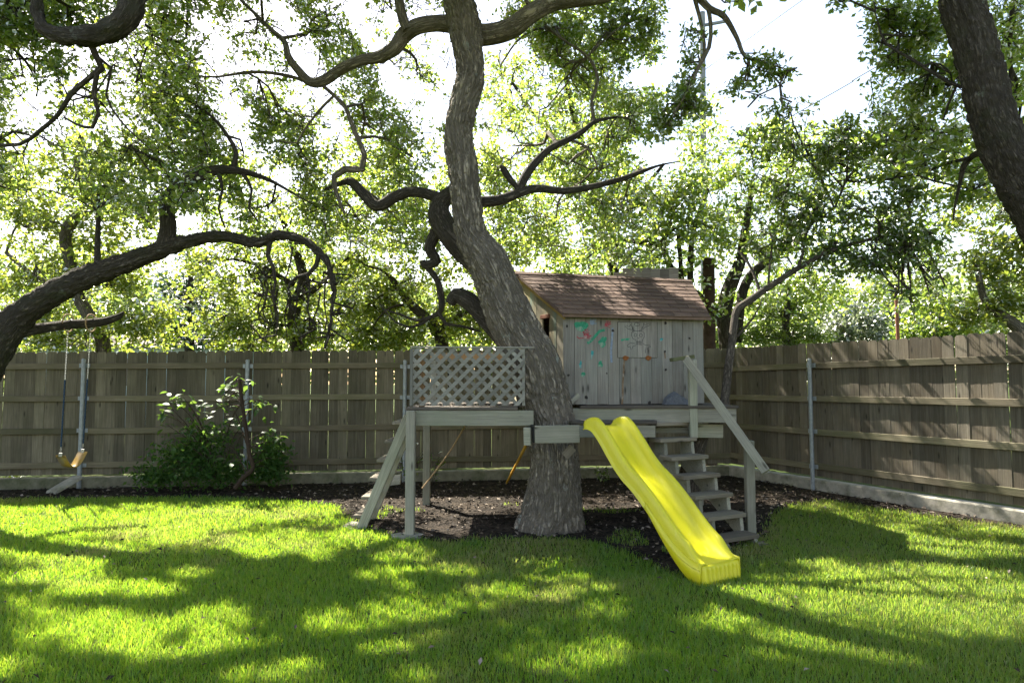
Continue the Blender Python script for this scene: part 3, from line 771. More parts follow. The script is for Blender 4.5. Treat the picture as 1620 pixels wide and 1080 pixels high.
blob_shape('paint_patch', *zz(1118, 342), 2.6, 2.4, M_TEAL, 10)
hand(*zz(462, 175), 9, M_BLUE, 0.25, .0050)
hand(*zz(405, 300), 9.5, M_REDP, 0.0, .0060)
hand(*zz(600, 200), 8, M_REDP, 0.7, .0050)
stroke([zz(315, 312), zz(335, 330), zz(375, 326), zz(400, 330), zz(440, 322)], 1.6, M_REDP, house, .0065, 'paint_stroke')
stroke([zz(655, 230), zz(650, 330), zz(640, 450), zz(645, 560)], 3.2, M_BLUE, house, .0042, 'paint_run')
stroke([zz(765, 540), zz(760, 640), zz(752, 760), zz(752, 880), zz(745, 955)], 2.6, M_STREAK, house, .0042, 'rust_run')
stroke([zz(1150, 460), zz(1155, 520)], 1.6, M_STREAK, house, .0042, 'rust_run')
M_KNOT = plain('dark_knot', (0.03, 0.026, 0.024), 0.9)
for (x, y, r) in ((222, 215, 1.9), (270, 122, 1.6), (658, 258, 2.1), (1158, 185, 2.0), (1385, 330, 1.6), (1152, 455, 1.6), (235, 680, 1.9), (405, 890, 2.6), (1160, 628, 1.8), (600, 662, 1.1), (1005, 940, 2.4)):
    blob_shape('knot', *zz(x, y), r, r * 1.15, M_KNOT, x, proud=.0048, n=9)
# soft grey roof-felt heap against the wall
t = NT('grey_felt')
n1 = t.tex('Noise', t.coord('Object'), Scale=60.0, Detail=4.0); n2 = t.tex('Noise', t.coord('Object'), Scale=9.0, Detail=4.0)
t.bsdf(t.mix(n1.outputs[0], (0.05, 0.055, 0.065), (0.17, 0.18, 0.20)), 0.85, t.bump(t.math('ADD', n1.outputs[0], n2.outputs[0]), 0.8, 0.02), 0.3)
wb0, wb1, wt = W(1047, 641, .03), W(1087, 641, .03), W(1066.5, 618.5, .03)
bm = bmesh.new()
ring = [wb0, W(1050, 630, .02), W(1058, 623, .02), wt, W(1077, 625, .02), W(1086, 632, .02), wb1]
back = [bm.verts.new(p) for p in ring]
mid = [bm.verts.new(V(p.x, p.y, DZ + 0.002 + (p.z - DZ) * 0.72) + fn * (0.07 if 0 < i < 6 else 0.02)) for i, p in enumerate(ring)]
frt = [bm.verts.new(V(p.x, p.y, DZ + 0.002) + fn * (0.11 if 0 < i < 6 else 0.03)) for i, p in enumerate(ring)]
for r0_, r1_ in ((back, mid), (mid, frt)):
    for i in range(6): bm.faces.new((r0_[i], r0_[i + 1], r1_[i + 1], r1_[i]))
me = bpy.data.meshes.new('felt_heap'); bm.to_mesh(me); bm.free(); me.materials.append(t.m)
tag(obj('felt_heap', me), 'dark grey pointed heap of roofing felt on the deck against the playhouse', 'roofing felt')
sc_ = board('scrap_board', P(903, 636, 7.3), P(916, 624, 7.34), 0.05, 0.015, M_DECK, None, (0.3, 0.2, 1), 0.001)
tag(sc_, 'thin pale wood scrap standing on the deck beside the oak trunk', 'wood scrap')

# ================================================================== SLIDE
t = NT('yellow_plastic')
co = t.coord('Object')
n1 = t.tex('Noise', co, Scale=3.0, Detail=4.0); n2 = t.tex('Noise', co, Scale=90.0, Detail=3.0)
scf = t.tex('Noise', t.mapping(co, (40, 9, 9)), Scale=1.0, Detail=6.0, Roughness=0.75)
dirt = t.tex('Noise', co, Scale=2.2, Detail=7.0, Roughness=0.7)
c = t.mix(n1.outputs[0], (0.55, 0.51, 0.010), (0.62, 0.575, 0.02))
c = t.mix(t.ramp(scf.outputs[0], [(0.60, 0.0), (0.72, 0.35)]), c, (0.70, 0.66, 0.22))
c = t.mix(t.ramp(dirt.outputs[0], [(0.52, 0.0), (0.75, 0.4)]), c, (0.36, 0.32, 0.04))
t.bsdf(c, t.ramp(scf.outputs[0], [(0.4, 0.34), (0.7, 0.55)]), t.bump(n2.outputs[0], 0.06, 0.002), 0.5)
M_YELLOW = t.m
slide = empty('slide', V(1.3, 5.9, 0), 'bright yellow wavy plastic slide running from the platform to the lawn', 'slide')
S0 = V(0.905, 6.50, 0); SFd = V(0.51, -0.86, 0).normalized(); SRd = V(-SFd.y, SFd.x, 0)
prof = [(-.06, 1.128), (0, 1.135), (.08, 1.118), (.16, 1.062), (.244, .981), (.403, .815), (.527, .712), (.61, .662), (.702, .601), (.845, .487), (.981, .366), (1.11, .263), (1.232, .190), (1.34, .155), (1.42, .145)]
pp, _ = spline([(a, 0, b) for a, b in prof], [0] * len(prof), 0.025)
s_, z_ = pp[:, 0], pp[:, 2]
ds, dz = np.gradient(s_), np.gradient(z_); L_ = np.hypot(ds, dz); ns, nz = -dz / L_, ds / L_
half = [(0.0, 0.0), (.05, .0), (.095, .004), (.125, .020), (.142, .052), (.152, .086), (.164, .104), (.180, .110), (.196, .104), (.206, .085), (.211, .05), (.214, .01), (.216, -.02), (.228, -.026)]
cross = [(-a, b) for a, b in half[::-1]] + half[1:]
sv = []; nc = len(cross)
smax = s_[-1]
for i in range(len(s_)):
    end = max(0.0, (s_[i] - (smax - 0.22)) / 0.22); end = end * end * (3 - 2 * end)
    st = max(0.0, 1 - (s_[i] + 0.06) / 0.14)
    for (u, h) in cross:
        hh_ = h * (1 - 0.86 * end) * (1 - 0.5 * st) if h > 0.0 else h
        
        p = S0 + SFd * (s_[i] + ns[i] * hh_) + SRd * u
        sv.append(V(p.x, p.y, max(0.002, z_[i] + nz[i] * hh_)))
sfc = [(i * nc + k, (i + 1) * nc + k, (i + 1) * nc + k + 1, i * nc + k + 1) for i in range(len(s_) - 1) for k in range(nc - 1)]
ch = obj('chute', new_mesh('chute', sv, sfc, M_YELLOW, True), slide)
md = ch.modifiers.new('solid', 'SOLIDIFY'); md.thickness = 0.007; md.offset = -1
# fluted foot
fv = []; ff = []
nu, nv = 61, 8
for j in range(nv):
    f_ = j / (nv - 1)
    for i in range(nu):
        u = -0.216 + 0.432 * i / (nu - 1)
        fl = 0.0
        ph_ = (u + 0.16) / 0.32 * 7
        if abs(u) < 0.17 and f_ > 0.18: fl = -0.012 * (1 if (ph_ % 1.0) < 0.42 else 0) * min(1, (f_ - .18) * 6)
        rnd_ = -0.05 * max(0, (abs(u) - 0.185) / 0.031) ** 2
        out = 0.012 * math.sin(min(1, f_ * 5) * math.pi / 2) + 0.022 * f_ + fl + rnd_
        p = S0 + SFd * (smax + out) + SRd * u
        fv.append(V(p.x, p.y, 0.147 * (1 - f_) ** 1.0 + 0.004))
for j in range(nv - 1):
    for i in range(nu - 1): ff.append((j * nu + i, j * nu + i + 1, (j + 1) * nu + i + 1, (j + 1) * nu + i))
ft = obj('foot', new_mesh('foot', fv, ff, M_YELLOW, True), slide)
md = ft.modifiers.new('solid', 'SOLIDIFY'); md.thickness = 0.006; md.offset = 1
for sg in (-1, 1):     # skirts that carry the rails down to the ground at the exit
    kv = []; kf = []
    idx = [i for i in range(len(s_)) if s_[i] > smax - 0.62]
    for n_, i in enumerate(idx):
        f_ = n_ / (len(idx) - 1)
        o_ = S0 + SFd * s_[i] + SRd * ((0.214 + 0.002) * sg)
        top_ = z_[i] + nz[i] * 0.02
        low_ = max(0.003, z_[i] - 0.03 - 0.10 * f_ - 0.04 * f_ * f_)
        for (dz_, du) in ((top_, 0.0), ((top_ + low_) / 2, 0.004), (low_, 0.010)): kv.append(V(o_.x, o_.y, dz_) + SRd * (du * sg))
        if n_:
            k = n_ * 3
            kf += [(k - 3, k, k + 1, k - 2), (k - 2, k + 1, k + 2, k - 1)]
    sk_ = obj('side_skirt', new_mesh('side_skirt', kv, kf, M_YELLOW, True), slide)
    md = sk_.modifiers.new('solid', 'SOLIDIFY'); md.thickness = 0.006; md.offset = 0

# ================================================================== SMALL THINGS ROUND THE PLATFORM
M_YROPE = plain('yellow_rope', (0.55, 0.30, 0.02), 0.7, 0.3, 0.3, 60.0)
M_ROPE = plain('tan_rope', (0.38, 0.27, 0.16), 0.85, 0.2, 0.3, 60.0)
def cord(name, pts, r, mat, label=None, cat=None, parent=None, sides=8):
    p, rr = spline(pts, [r] * len(pts), 0.08)
    v, q, b, _ = tube(p, rr, sides)
    o = obj(name, fast_mesh(name, v, q, mat=mat, smooth=True), parent)
    return tag(o, label, cat)
cord('rope', [P(833, 703, 6.62), P(818, 732, 8.2), P(802, 763, 9.9)], 0.017, M_YROPE, 'taut yellow rope slanting from the trunk board down to the mulch', 'rope')
cord('rope', [P(739, 668, 7.4), P(716, 707, 7.9), P(700, 730, 8.2), P(668, 772, 8.44)], 0.009, M_ROPE, 'thin tan rope slanting under the platform to the rear post', 'rope')
blk = board('wood_block', P(893, 722, 6.62), P(907, 707, 6.62), 0.085, 0.05, M_STAIR, None, (0.6, 0, 0.6))
tag(blk, 'small grey wood block nailed to the oak trunk below the board', 'wood block')
lean = prism('concrete_plank', [G(205 / 2.893, 520 + 758 / 2.893), G(250 / 2.893, 520 + 762 / 2.893), P(375 / 2.893, 520 + 690 / 2.893, 9.55), P(330 / 2.893, 520 + 684 / 2.893, 9.6)], V(0, 0.03, 0.05), M_CONC, None, 0.006)
tag(lean, 'flat concrete plank propped on the fence footing below the swing', 'concrete plank')
bl = prism('paver', [P(616, 768, 9.2), P(633, 766, 9.2), P(634, 750, 9.35), P(620, 752, 9.35)], V(0, 0.05, 0.0), M_CONC, None, 0.005)
tag(bl, 'grey concrete paver tilted in the mulch between ladder and fence', 'paver')

# ================================================================== TREES
M_BARK = bark_mat('oak_bark', (0.47, 0.415, 0.34), (0.28, 0.245, 0.198), 0.7, lichen=(0.33, 0.37, 0.34), deep=0.03)
M_BARK2 = bark_mat('dark_oak_bark', (0.20, 0.175, 0.148), (0.115, 0.099, 0.083), 1.2, lichen=(0.22, 0.25, 0.22), deep=0.03, moss=(0.045, 0.055, 0.025))
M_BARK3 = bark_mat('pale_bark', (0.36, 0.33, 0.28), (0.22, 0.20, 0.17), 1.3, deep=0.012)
L_OAK = leaf_mat('oak_leaf', (0.065, 0.12, 0.035), (0.11, 0.16, 0.045), (0.30, 0.50, 0.065), (0.56, 0.64, 0.09), 0.6, 0.10)
L_YEL = leaf_mat('sunny_leaf', (0.07, 0.11, 0.02), (0.11, 0.14, 0.025), (0.26, 0.40, 0.05), (0.46, 0.50, 0.065), 0.56, 0.06)
L_DARK = leaf_mat('blue_green_leaf', (0.03, 0.06, 0.03), (0.05, 0.085, 0.045), (0.05, 0.11, 0.05), (0.08, 0.15, 0.07), 0.3, 0.12)
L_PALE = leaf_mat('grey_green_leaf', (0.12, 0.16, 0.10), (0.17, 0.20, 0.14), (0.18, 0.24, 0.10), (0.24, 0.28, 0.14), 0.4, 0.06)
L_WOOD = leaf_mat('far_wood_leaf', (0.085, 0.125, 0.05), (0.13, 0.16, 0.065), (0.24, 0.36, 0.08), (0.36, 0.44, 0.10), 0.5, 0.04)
L_BROAD = leaf_mat('glossy_leaf', (0.035, 0.075, 0.022), (0.06, 0.105, 0.03), (0.22, 0.38, 0.045), (0.40, 0.50, 0.07), 0.52, 0.10, 0.38)
L_JUN = leaf_mat('juniper_leaf', (0.06, 0.12, 0.02), (0.09, 0.15, 0.025), (0.22, 0.36, 0.04), (0.34, 0.44, 0.05), 0.5, 0.05)

# patches of lawn that the sun reaches, in photo pixels (cx, cy, rx, ry): the crowns are open along those lines to the sun
LIT = [(215, 825, 70, 12), (50, 812, 90, 14), (100, 876, 95, 14), (390, 814, 90, 15), (465, 862, 120, 15), (650, 884, 42, 22), (575, 850, 60, 9), (60, 917, 85, 11), (130, 1000, 125, 34),
       (225, 936, 70, 12), (335, 985, 60, 22), (275, 1052, 75, 25), (420, 1052, 75, 32), (650, 990, 65, 36), (600, 915, 45, 14), (765, 950, 55, 20), (725, 900, 32, 8),
       (885, 912, 58, 12), (850, 890, 50, 8), (925, 962, 72, 36), (870, 1045, 75, 30), (965, 1035, 45, 28), (1190, 950, 70, 24), (1290, 955, 140, 36), (1450, 945, 200, 46), (1580, 985, 90, 34), (1200, 1050, 40, 16),
       (1285, 882, 45, 8), (1530, 872, 80, 11), (1320, 1022, 130, 24), (1440, 1036, 95, 20), (770, 797, 70, 9), (700, 838, 34, 9), (20, 1065, 60, 25), (1120, 905, 26, 10), (1150, 985, 40, 14), (1250, 820, 50, 8), (540, 1010, 40, 18)]
_rl = random.Random(21)
LIT += [(_rl.uniform(0, 1620), _rl.uniform(800, 1075), _rl.uniform(18, 56), _rl.uniform(5, 14)) for _ in range(120)]
SX, SY = SUN.x / SUN.z, SUN.y / SUN.z
NRM_R = V(dR.y, -dR.x, 0)
if NRM_R.x > 0: NRM_R = -NRM_R
STREAKS = [(1345, 612, 26, 7), (1498, 618, 24, 7), (1580, 618, 30, 8), (1553, 685, 38, 14), (1243, 660, 24, 8), (1178, 655, 14, 6), (1290, 720, 28, 10), (1391, 550, 24, 8), (1462, 550, 30, 9), (1362, 545, 12, 5),
           (1594, 755, 44, 18), (1400, 672, 18, 6), (1188, 600, 12, 5), (1232, 610, 20, 7), (1530, 548, 20, 7), (1600, 545, 24, 8), (1440, 640, 12, 5), (1330, 640, 16, 5), (1200, 570, 14, 5), (1460, 720, 16, 6), (1340, 770, 24, 10), (1430, 790, 28, 9), (1250, 632, 14, 4), (1480, 640, 20, 5), (1540, 640, 18, 5), (1380, 708, 16, 5), (1180, 690, 12, 5)]
def sun_gap(p):
    """True for leaves standing between the sun and a lit patch of lawn"""
    j = RNG.normal(0, 0.05, (len(p), 2))
    g = np.stack([p[:, 0] - SX * p[:, 2] + j[:, 0], p[:, 1] - SY * p[:, 2] + j[:, 1], np.zeros(len(p))], 1)
    px, py = proj(g)
    ok = np.zeros(len(p), bool)
    front = g[:, 1] > 1.5
    for cx, cy, rx, ry in LIT:
        ok |= ((px - cx) / (rx * 1.1)) ** 2 + ((py - cy) / (ry * 1.15)) ** 2 < 1
    # the foot of the slide
    q = np.stack([p[:, 0] - SX * (p[:, 2] - .2), p[:, 1] - SY * (p[:, 2] - .2)], 1)
    ok |= (q[:, 0] - 1.54) ** 2 + (q[:, 1] - 5.38) ** 2 < 0.17 ** 2
    ok &= front
    # streaks of sun on the receding fence
    sn = float(SUN.x * NRM_R.x + SUN.y * NRM_R.y)
    t_ = ((p[:, 0] - CORNER.x) * NRM_R.x + (p[:, 1] - CORNER.y) * NRM_R.y) / sn
    q = p - t_[:, None] * np.array(SUN)[None, :]
    px, py = proj(q)
    hit = np.zeros(len(p), bool)
    for cx, cy, ru, rv in STREAKS:
        dx, dy = px - cx, py - cy
        hit |= ((dx + dy) * .7071 / ru) ** 2 + ((dx - dy) * .7071 / rv) ** 2 < 1
    return ok | (hit & (t_ > 0) & (q[:, 1] > 4))
GAP_KEEP = 0.03
CL_DENS, LF_DENS = 0.95, 1.1

OPEN_SKY = [(1240, 60, 120, 80), (1180, 150, 60, 60), (1075, 110, 50, 50), (630, 140, 40, 20), (690, 175, 30, 20), (1040, 230, 40, 60), (1500, 435, 26, 36), (280, 345, 26, 22), (1000, 120, 40, 30), (20, 345, 40, 16), (1340, 100, 60, 50), (545, 395, 26, 30)]
class Tree:
    def __init__(s, name, base, label, bark, leaf, group=None, leaf_size=0.06, leaf_asp=0.56):
        s.root = empty(name, Vector(base), label, 'tree', group)
        s.bark, s.leaf, s.ls, s.asp = bark, leaf, leaf_size, leaf_asp
        s.sk = []; s.skr = []; s.tw = Bag(); s.lp = []; s.ld = []; s.lsz = []; s.hubs = []
    def limb(s, pts, name='limb', sides=12, step=0.10, wob=0.05, bark=None, rough=False):
        """pts: (px, py, Y, width_px) along the limb as seen in the photo"""
        w = []; r = []
        for (x, y, Y, wd) in pts:
            w.append(P(x, y, Y)); r.append(wd * 0.5 * Y / FPX * (1.0 if name == 'trunk' else 0.74))
        return s.limb_w(w, r, name, sides, step, wob, bark, rough)
    def limb_w(s, w, r, name='limb', sides=12, step=0.10, wob=0.05, bark=None, rough=False):
        p, rr = spline(w, r, step)
        sd = random.uniform(0, 50)
        if wob:
            for i in range(1, len(p)):
                v = Vector(p[i]) * 2.2 + V(sd, 0, 0)
                p[i] += np.array(mnoise.noise_vector(v)) * wob * min(0.12, rr[i] * 1.2 + .02) * 3
        v, q, b, n = tube(p, rr, sides)
        d = np.empty(len(v)); ck = np.empty(len(v))
        for i in range(len(v)):
            bb = Vector(b[i])
            k = mnoise.noise(Vector((bb.x * 6, bb.y * 6, bb.z * 1.6 + sd))) * 0.08
            f_ = 25.0 if rough else 30.0
            ck[i] = 1.0
            if rough:
                c = Vector((bb.x * f_, bb.y * f_, bb.z * f_ * .26 + sd)) + mnoise.noise_vector(Vector((bb.x * 9, bb.y * 9, bb.z * 4 + sd))) * 0.55 + mnoise.noise_vector(bb * 33) * 0.18
                dd, _ = mnoise.voronoi(c)
                ck[i] = min(1.0, (dd[1] - dd[0]) * 2.4)
                d[i] = np.linalg.norm(b[i][:2]) * k + (ck[i] - 0.6) * 0.026 + mnoise.noise(Vector((bb.x * 60, bb.y * 60, bb.z * 22))) * .006
            else:
                d[i] = np.linalg.norm(b[i][:2]) * k * 1.6
        if rough:
            th_ = np.arctan2(b[:, 1], b[:, 0]); low = np.clip((.5 - v[:, 2]) / .5, 0, 1) ** 2
            d = d + low * .03 * (.35 + .65 * np.maximum(0, np.sin(th_ * 5 + sd)) ** 1.2 + .3 * np.sin(th_ * 3 + 1.3))
        v = v + n * d[:, None]
        me = fast_mesh(name, v, q, mat=bark or s.bark, smooth=True, attrs={'bark': b, 'crack': ck})
        o = obj(name, me, s.root)
        s.sk.append(p); s.skr.append(rr)
        return o
    def near(s, c, maxr=9):
        a = np.concatenate(s.sk); i = np.argmin(((a - c) ** 2).sum(1)); return a[i], np.concatenate(s.skr)[i]
    def clump(s, c, n, r, size=1.0, droop=0.0):
        u = RNG.normal(0, 1, (n, 3)); u /= np.linalg.norm(u, axis=1)[:, None] + 1e-9
        u *= (RNG.random((n, 1)) ** 0.5) * r
        u[:, 2] *= 0.7
        s.lp.append(c + u)
        d = u / r + RNG.normal(0, 0.6, (n, 3)); d[:, 2] -= droop
        s.ld.append(d); s.lsz.append(np.full(n, s.ls * size) * RNG.uniform(0.6, 1.25, n))
    def blob(s, c, R, ncl, nl=24, cr=0.20, size=1.0, anchor=True, droop=0.0, thick=0.022):
        """a mass of leaf clumps with the branch and twigs that carry it. c centre, R (rx,ry,rz)"""
        c = np.array(c, float); R = np.array(R, float)
        if anchor:
            a, ar = s.near(c)
            path = [a]; L = np.linalg.norm(c - a); k = max(2, int(L / 0.35))
            off = np.zeros(3)
            for i in range(1, k):
                off = off * 0.6 + RNG.normal(0, 0.07, 3)
                path.append(a + (c - a) * i / k + off + np.array([0, 0, 0.12 * L * math.sin(math.pi * i / k)]) * 0.6)
            path.append(c)
            rad = np.linspace(min(thick + 0.012 * L, max(ar * .75, 0.012)), 0.010, len(path))
            p, rr = spline(path, list(rad), 0.16)
            v, q, b, _ = tube(p, rr, 6); s.tw.add(v, q, b)
            tail = p[len(p) // 3:]
        else: tail = np.array([c])
        u = RNG.normal(0, 1, (ncl, 3)); u /= np.linalg.norm(u, axis=1)[:, None]
        u *= RNG.random((ncl, 1)) ** 0.45
        cs = c + u * R
        # uneven clumping: pull towards a few sub-centres
        sub = c + (RNG.normal(0, 0.5, (max(2, ncl // 7), 3))) * R
        for e in cs:
            j = np.argmin(((sub - e) ** 2).sum(1)); e += (sub[j] - e) * RNG.uniform(0.0, 0.55)
        # twigs: star of forks
        hubs = [tail[i] for i in RNG.integers(0, len(tail), max(2, ncl // 8))]
        hubs = np.array(hubs) + 0
        hub2 = []
        for h in range(len(hubs)):
            m = hubs[h] * 0.45 + sub[h % len(sub)] * 0.55
            mid = (hubs[h] + m) / 2 + RNG.normal(0, 0.06, 3)
            v, q, b, _ = tube(np.array([hubs[h], mid, m]), [0.012, 0.010, 0.008], 5); s.tw.add(v, q, b)
            hub2.append(m)
        hub2 = np.array(hub2)
        s.hubs.append(hub2)
        open_ = sun_gap(cs)
        for e, g_ in zip(cs, open_):
            if g_: continue
            j = np.argmin(((hub2 - e) ** 2).sum(1)); h = hub2[j]
            mid = h * 0.45 + e * 0.55 + RNG.normal(0, 0.05, 3)
            v, q, b, _ = tube(np.array([h, mid, e]), [0.0065, 0.005, 0.0028], 4); s.tw.add(v, q, b)
            s.clump(e, int(nl * RNG.uniform(0.6, 1.4)), cr * RNG.uniform(0.7, 1.35), size, droop)
    def pblob(s, x, y, Y, rx, ry, ncl, **kw):
        c = P(x, y, Y); k = Y / FPX
        ncl = max(2, int(ncl * CL_DENS)); kw['nl'] = int(kw.get('nl', 24) * LF_DENS)
        s.blob(c, (rx * k * 1.2, max(rx, ry) * k * 0.8, ry * k * 1.2), ncl, **kw)
    def spray(s, x0, x1, y0, y1, Y0, Y1, n, nl=13, cr=0.17, size=1.0, thr=0.40, seed=1, droop=0.0):
        """loose leafy sprays spread through the crown, thinning out where noise opens gaps"""
        x = RNG.uniform(x0, x1, n); y = RNG.uniform(y0, y1, n); Y = RNG.uniform(Y0, Y1, n)
        hub = np.concatenate(s.hubs + [q[len(q) // 2:] for q in s.sk])
        pts = np.array([P(a, b, c) for a, b, c in zip(x, y, Y)])
        gap = sun_gap(pts)
        d0 = np.array([((hub - e) ** 2).sum(1).min() for e in pts])
        nh = len(hub); hub = np.concatenate([hub, np.zeros((n, 3))])
        for i in np.argsort(d0):
            v_ = mnoise.noise(Vector((x[i] / 95.0, y[i] / 80.0, Y[i] * .5 + seed * 7))) * .5 + mnoise.noise(Vector((x[i] / 38.0, y[i] / 32.0, Y[i] + seed * 3))) * .35 + .5
            if v_ < thr or (gap[i] and RNG.random() > .12): continue
            if any(((x[i] - cx) / rx) ** 2 + ((y[i] - cy) / ry) ** 2 < RNG.uniform(.6, 1.1) for cx, cy, rx, ry in OPEN_SKY): continue
            e = pts[i]
            d2 = ((hub[:nh] - e) ** 2).sum(1); j = np.argmin(d2); h = hub[j]; hub[nh] = e; nh += 1
            if d2[j] < .8:
                mid = h * .5 + e * .5 + RNG.normal(0, .06, 3)
                v, q, b, _ = tube(np.array([h, mid, e]), [.007, .005, .0028], 4); s.tw.add(v, q, b)
            s.clump(e, int(nl * RNG.uniform(.5, 1.5)), cr * RNG.uniform(.7, 1.4), size, droop)
    def finish(s):
        if s.tw.n: obj('twigs', s.tw.mesh('twigs', s.bark), s.root)['kind'] = 'stuff'
        p = np.concatenate(s.lp); d = np.concatenate(s.ld); z = np.concatenate(s.lsz)
        keep = ~sun_gap(p) | (RNG.random(len(p)) < GAP_KEEP)
        p, d, z = p[keep], d[keep], z[keep]
        me = leaves_mesh('crown', p, d, z, s.asp, s.leaf)
        o = obj('crown', me, s.root)
        return len(p)
def leaves_mesh(name, p, d, z, asp, mat, nrm_up=0.55, fold=0.22):
    n = len(p)
    d = d / (np.linalg.norm(d, axis=1)[:, None] + 1e-9)
    up = RNG.normal(0, 0.75, (n, 3)); up[:, 2] += nrm_up
    w = np.cross(d, up); w /= np.linalg.norm(w, axis=1)[:, None] + 1e-9
    nn = np.cross(w, d)
    L = z[:, None]; Wd = (z * asp)[:, None]
    base = p - d * L * 0.5; tip = p + d * L * 0.5 - nn * L * 0.10
    m = p + d * L * 0.05
    l = m + w * Wd * 0.5 + nn * L * fold * asp; r = m - w * Wd * 0.5 + nn * L * fold * asp
    v = np.stack([base, r, tip, l], 1).reshape(-1, 3)
    i = np.arange(n)[:, None] * 4
    tr = np.concatenate([i + np.array([[0, 1, 2]]), i + np.array([[0, 2, 3]])], 0)
    return fast_mesh(name, v, None, tr, mat, False, {'rnd': np.repeat(RNG.random(n), 4)})
NLEAF = 0

# ---------------------------------------------------------------- the big oak in the middle
oak = Tree('oak_tree', G(870, 838), 'tall grey-barked oak with bent trunk growing through the play platform', M_BARK, L_OAK, leaf_size=0.072)
base_y = 7.17
def TY(i, n): return base_y + 0.45 * max(0, (i - 4)) / n
trunk_pts = [(872, 858, 140), (871, 838, 108), (873, 812, 94), (876, 770, 82), (876, 720, 77), (870, 664, 75), (858, 620, 79), (846, 575, 80), (820, 530, 74), (802, 492, 72), (787, 452, 66), (769, 412, 66), (745, 372, 50), (739, 325, 47),
             (733, 270, 49), (725, 215, 46), (733, 168, 45), (744, 122, 44), (741, 82, 47), (737, 50, 53), (730, 20, 53), (724, -10, 48), (722, -60, 42), (740, -140, 38), (760, -240, 32), (745, -330, 22)]
oak.limb([(x, y, TY(i, len(trunk_pts)), w) for i, (x, y, w) in enumerate(trunk_pts)], 'trunk', sides=130, step=0.018, wob=0.0, rough=True)
YT = 7.55
oak.limb([(738, 55, YT, 50), (770, 55, YT, 46), (812, 45, YT - .1, 46), (845, 20, YT - .2, 40), (880, 5, YT - .2, 32), (950, -2, YT - .3, 26), (1030, -28, YT - .3, 21), (1092, -12, YT - .3, 17), (1122, 14, YT - .3, 14), (1145, 26, YT - .3, 13), (1165, 60, YT - .3, 10), (1178, 88, YT - .3, 8), (1204, 97, YT - .3, 6), (1245, 110, YT - .3, 3)], sides=24, step=0.05)
oak.limb([(1120, 12, YT - .3, 11), (1124, 40, YT - .3, 9), (1122, 75, YT - .35, 9), (1106, 105, YT - .4, 8), (1090, 140, YT - .4, 6), (1066, 180, YT - .4, 3)], 'branch', 8)
oak.limb([(1098, -6, YT - .3, 10), (1110, 40, YT - .3, 8), (1114, 85, YT - .3, 7), (1096, 120, YT - .3, 5), (1080, 170, YT - .3, 3)], 'branch', 8)
oak.limb([(722, 40, YT, 40), (690, 38, YT, 34), (660, 42, YT, 34), (640, 56, YT + .1, 34), (626, 76, YT + .1, 31), (600, 90, YT + .2, 26), (570, 96, YT + .2, 22), (540, 110, YT + .3, 23), (512, 128, YT + .4, 23), (490, 130, YT + .4, 20), (470, 110, YT + .4, 17), (456, 90, YT + .4, 15), (450, 66, YT + .5, 12), (430, 48, YT + .5, 10), (400, 18, YT + .6, 7), (360, -20, YT + .7, 5)], sides=20, step=0.05)
oak.limb([(492, 132, YT + .4, 9), (455, 120, YT + .5, 8), (400, 114, YT + .6, 7), (340, 122, YT + .8, 5), (300, 118, YT + .9, 3)], 'branch', 8)
oak.limb([(645, 48, YT, 24), (634, 15, YT, 23), (626, -30, YT, 20), (600, -120, YT + .3, 14), (560, -220, YT + .6, 8)], sides=12)
oak.limb([(510, 135, YT + .4, 8), (530, 152, YT + .5, 8), (546, 170, YT + .5, 9), (560, 205, YT + .5, 10), (576, 245, YT + .5, 12), (572, 268, YT + .5, 15), (545, 268, YT + .5, 15), (528, 280, YT + .5, 14), (532, 305, YT + .5, 9), (545, 338, YT + .5, 5)], 'branch', 10)
oak.limb([(528, 152, YT + .5, 6), (505, 175, YT + .6, 6), (482, 205, YT + .7, 5), (470, 226, YT + .7, 4), (440, 222, YT + .7, 3)], 'branch', 8)
# burly stem and limbs behind the trunk
oak.limb([(775, 440, 7.75, 50), (740, 405, 7.85, 46), (712, 375, 7.9, 50), (697, 345, 7.95, 52), (700, 322, 7.95, 40), (722, 300, 7.9, 30)], sides=20, step=0.05, bark=M_BARK2, wob=0.1)
oak.limb([(706, 318, 7.95, 26), (680, 308, 8.0, 23), (650, 304, 8.05, 22), (622, 314, 8.1, 24), (597, 325, 8.1, 24), (577, 308, 8.15, 23), (556, 288, 8.2, 20), (540, 290, 8.3, 12), (515, 300, 8.4, 7)], sides=14, step=0.05, bark=M_BARK2)
oak.limb([(812, 552, 7.4, 50), (790, 527, 7.5, 44), (765, 500, 7.6, 42), (742, 477, 7.65, 40), (722, 468, 7.7, 34), (712, 480, 7.7, 20)], 'stub', 18, step=0.05, bark=M_BARK2)
oak.limb([(690, 365, 8, 26), (680, 392, 8.05, 24), (692, 412, 8.05, 20), (672, 418, 8.1, 18), (668, 412, 8.1, 14), (690, 440, 8.1, 13), (697, 465, 8.1, 15), (698, 490, 8.1, 13), (684, 500, 8.15, 9), (660, 506, 8.2, 7), (636, 498, 8.25, 5), (610, 490, 8.3, 3)], 'branch', 10, step=0.05, bark=M_BARK2)
oak.limb([(692, 492, 8.1, 9), (705, 512, 8.1, 8), (730, 516, 8.1, 6), (760, 524, 8.1, 4)], 'branch', 8, bark=M_BARK2)
oak.limb([(684, 500, 8.15, 6), (668, 512, 8.2, 6), (648, 518, 8.2, 5), (626, 510, 8.2, 4), (600, 480, 8.3, 3)], 'branch', 8, bark=M_BARK2)
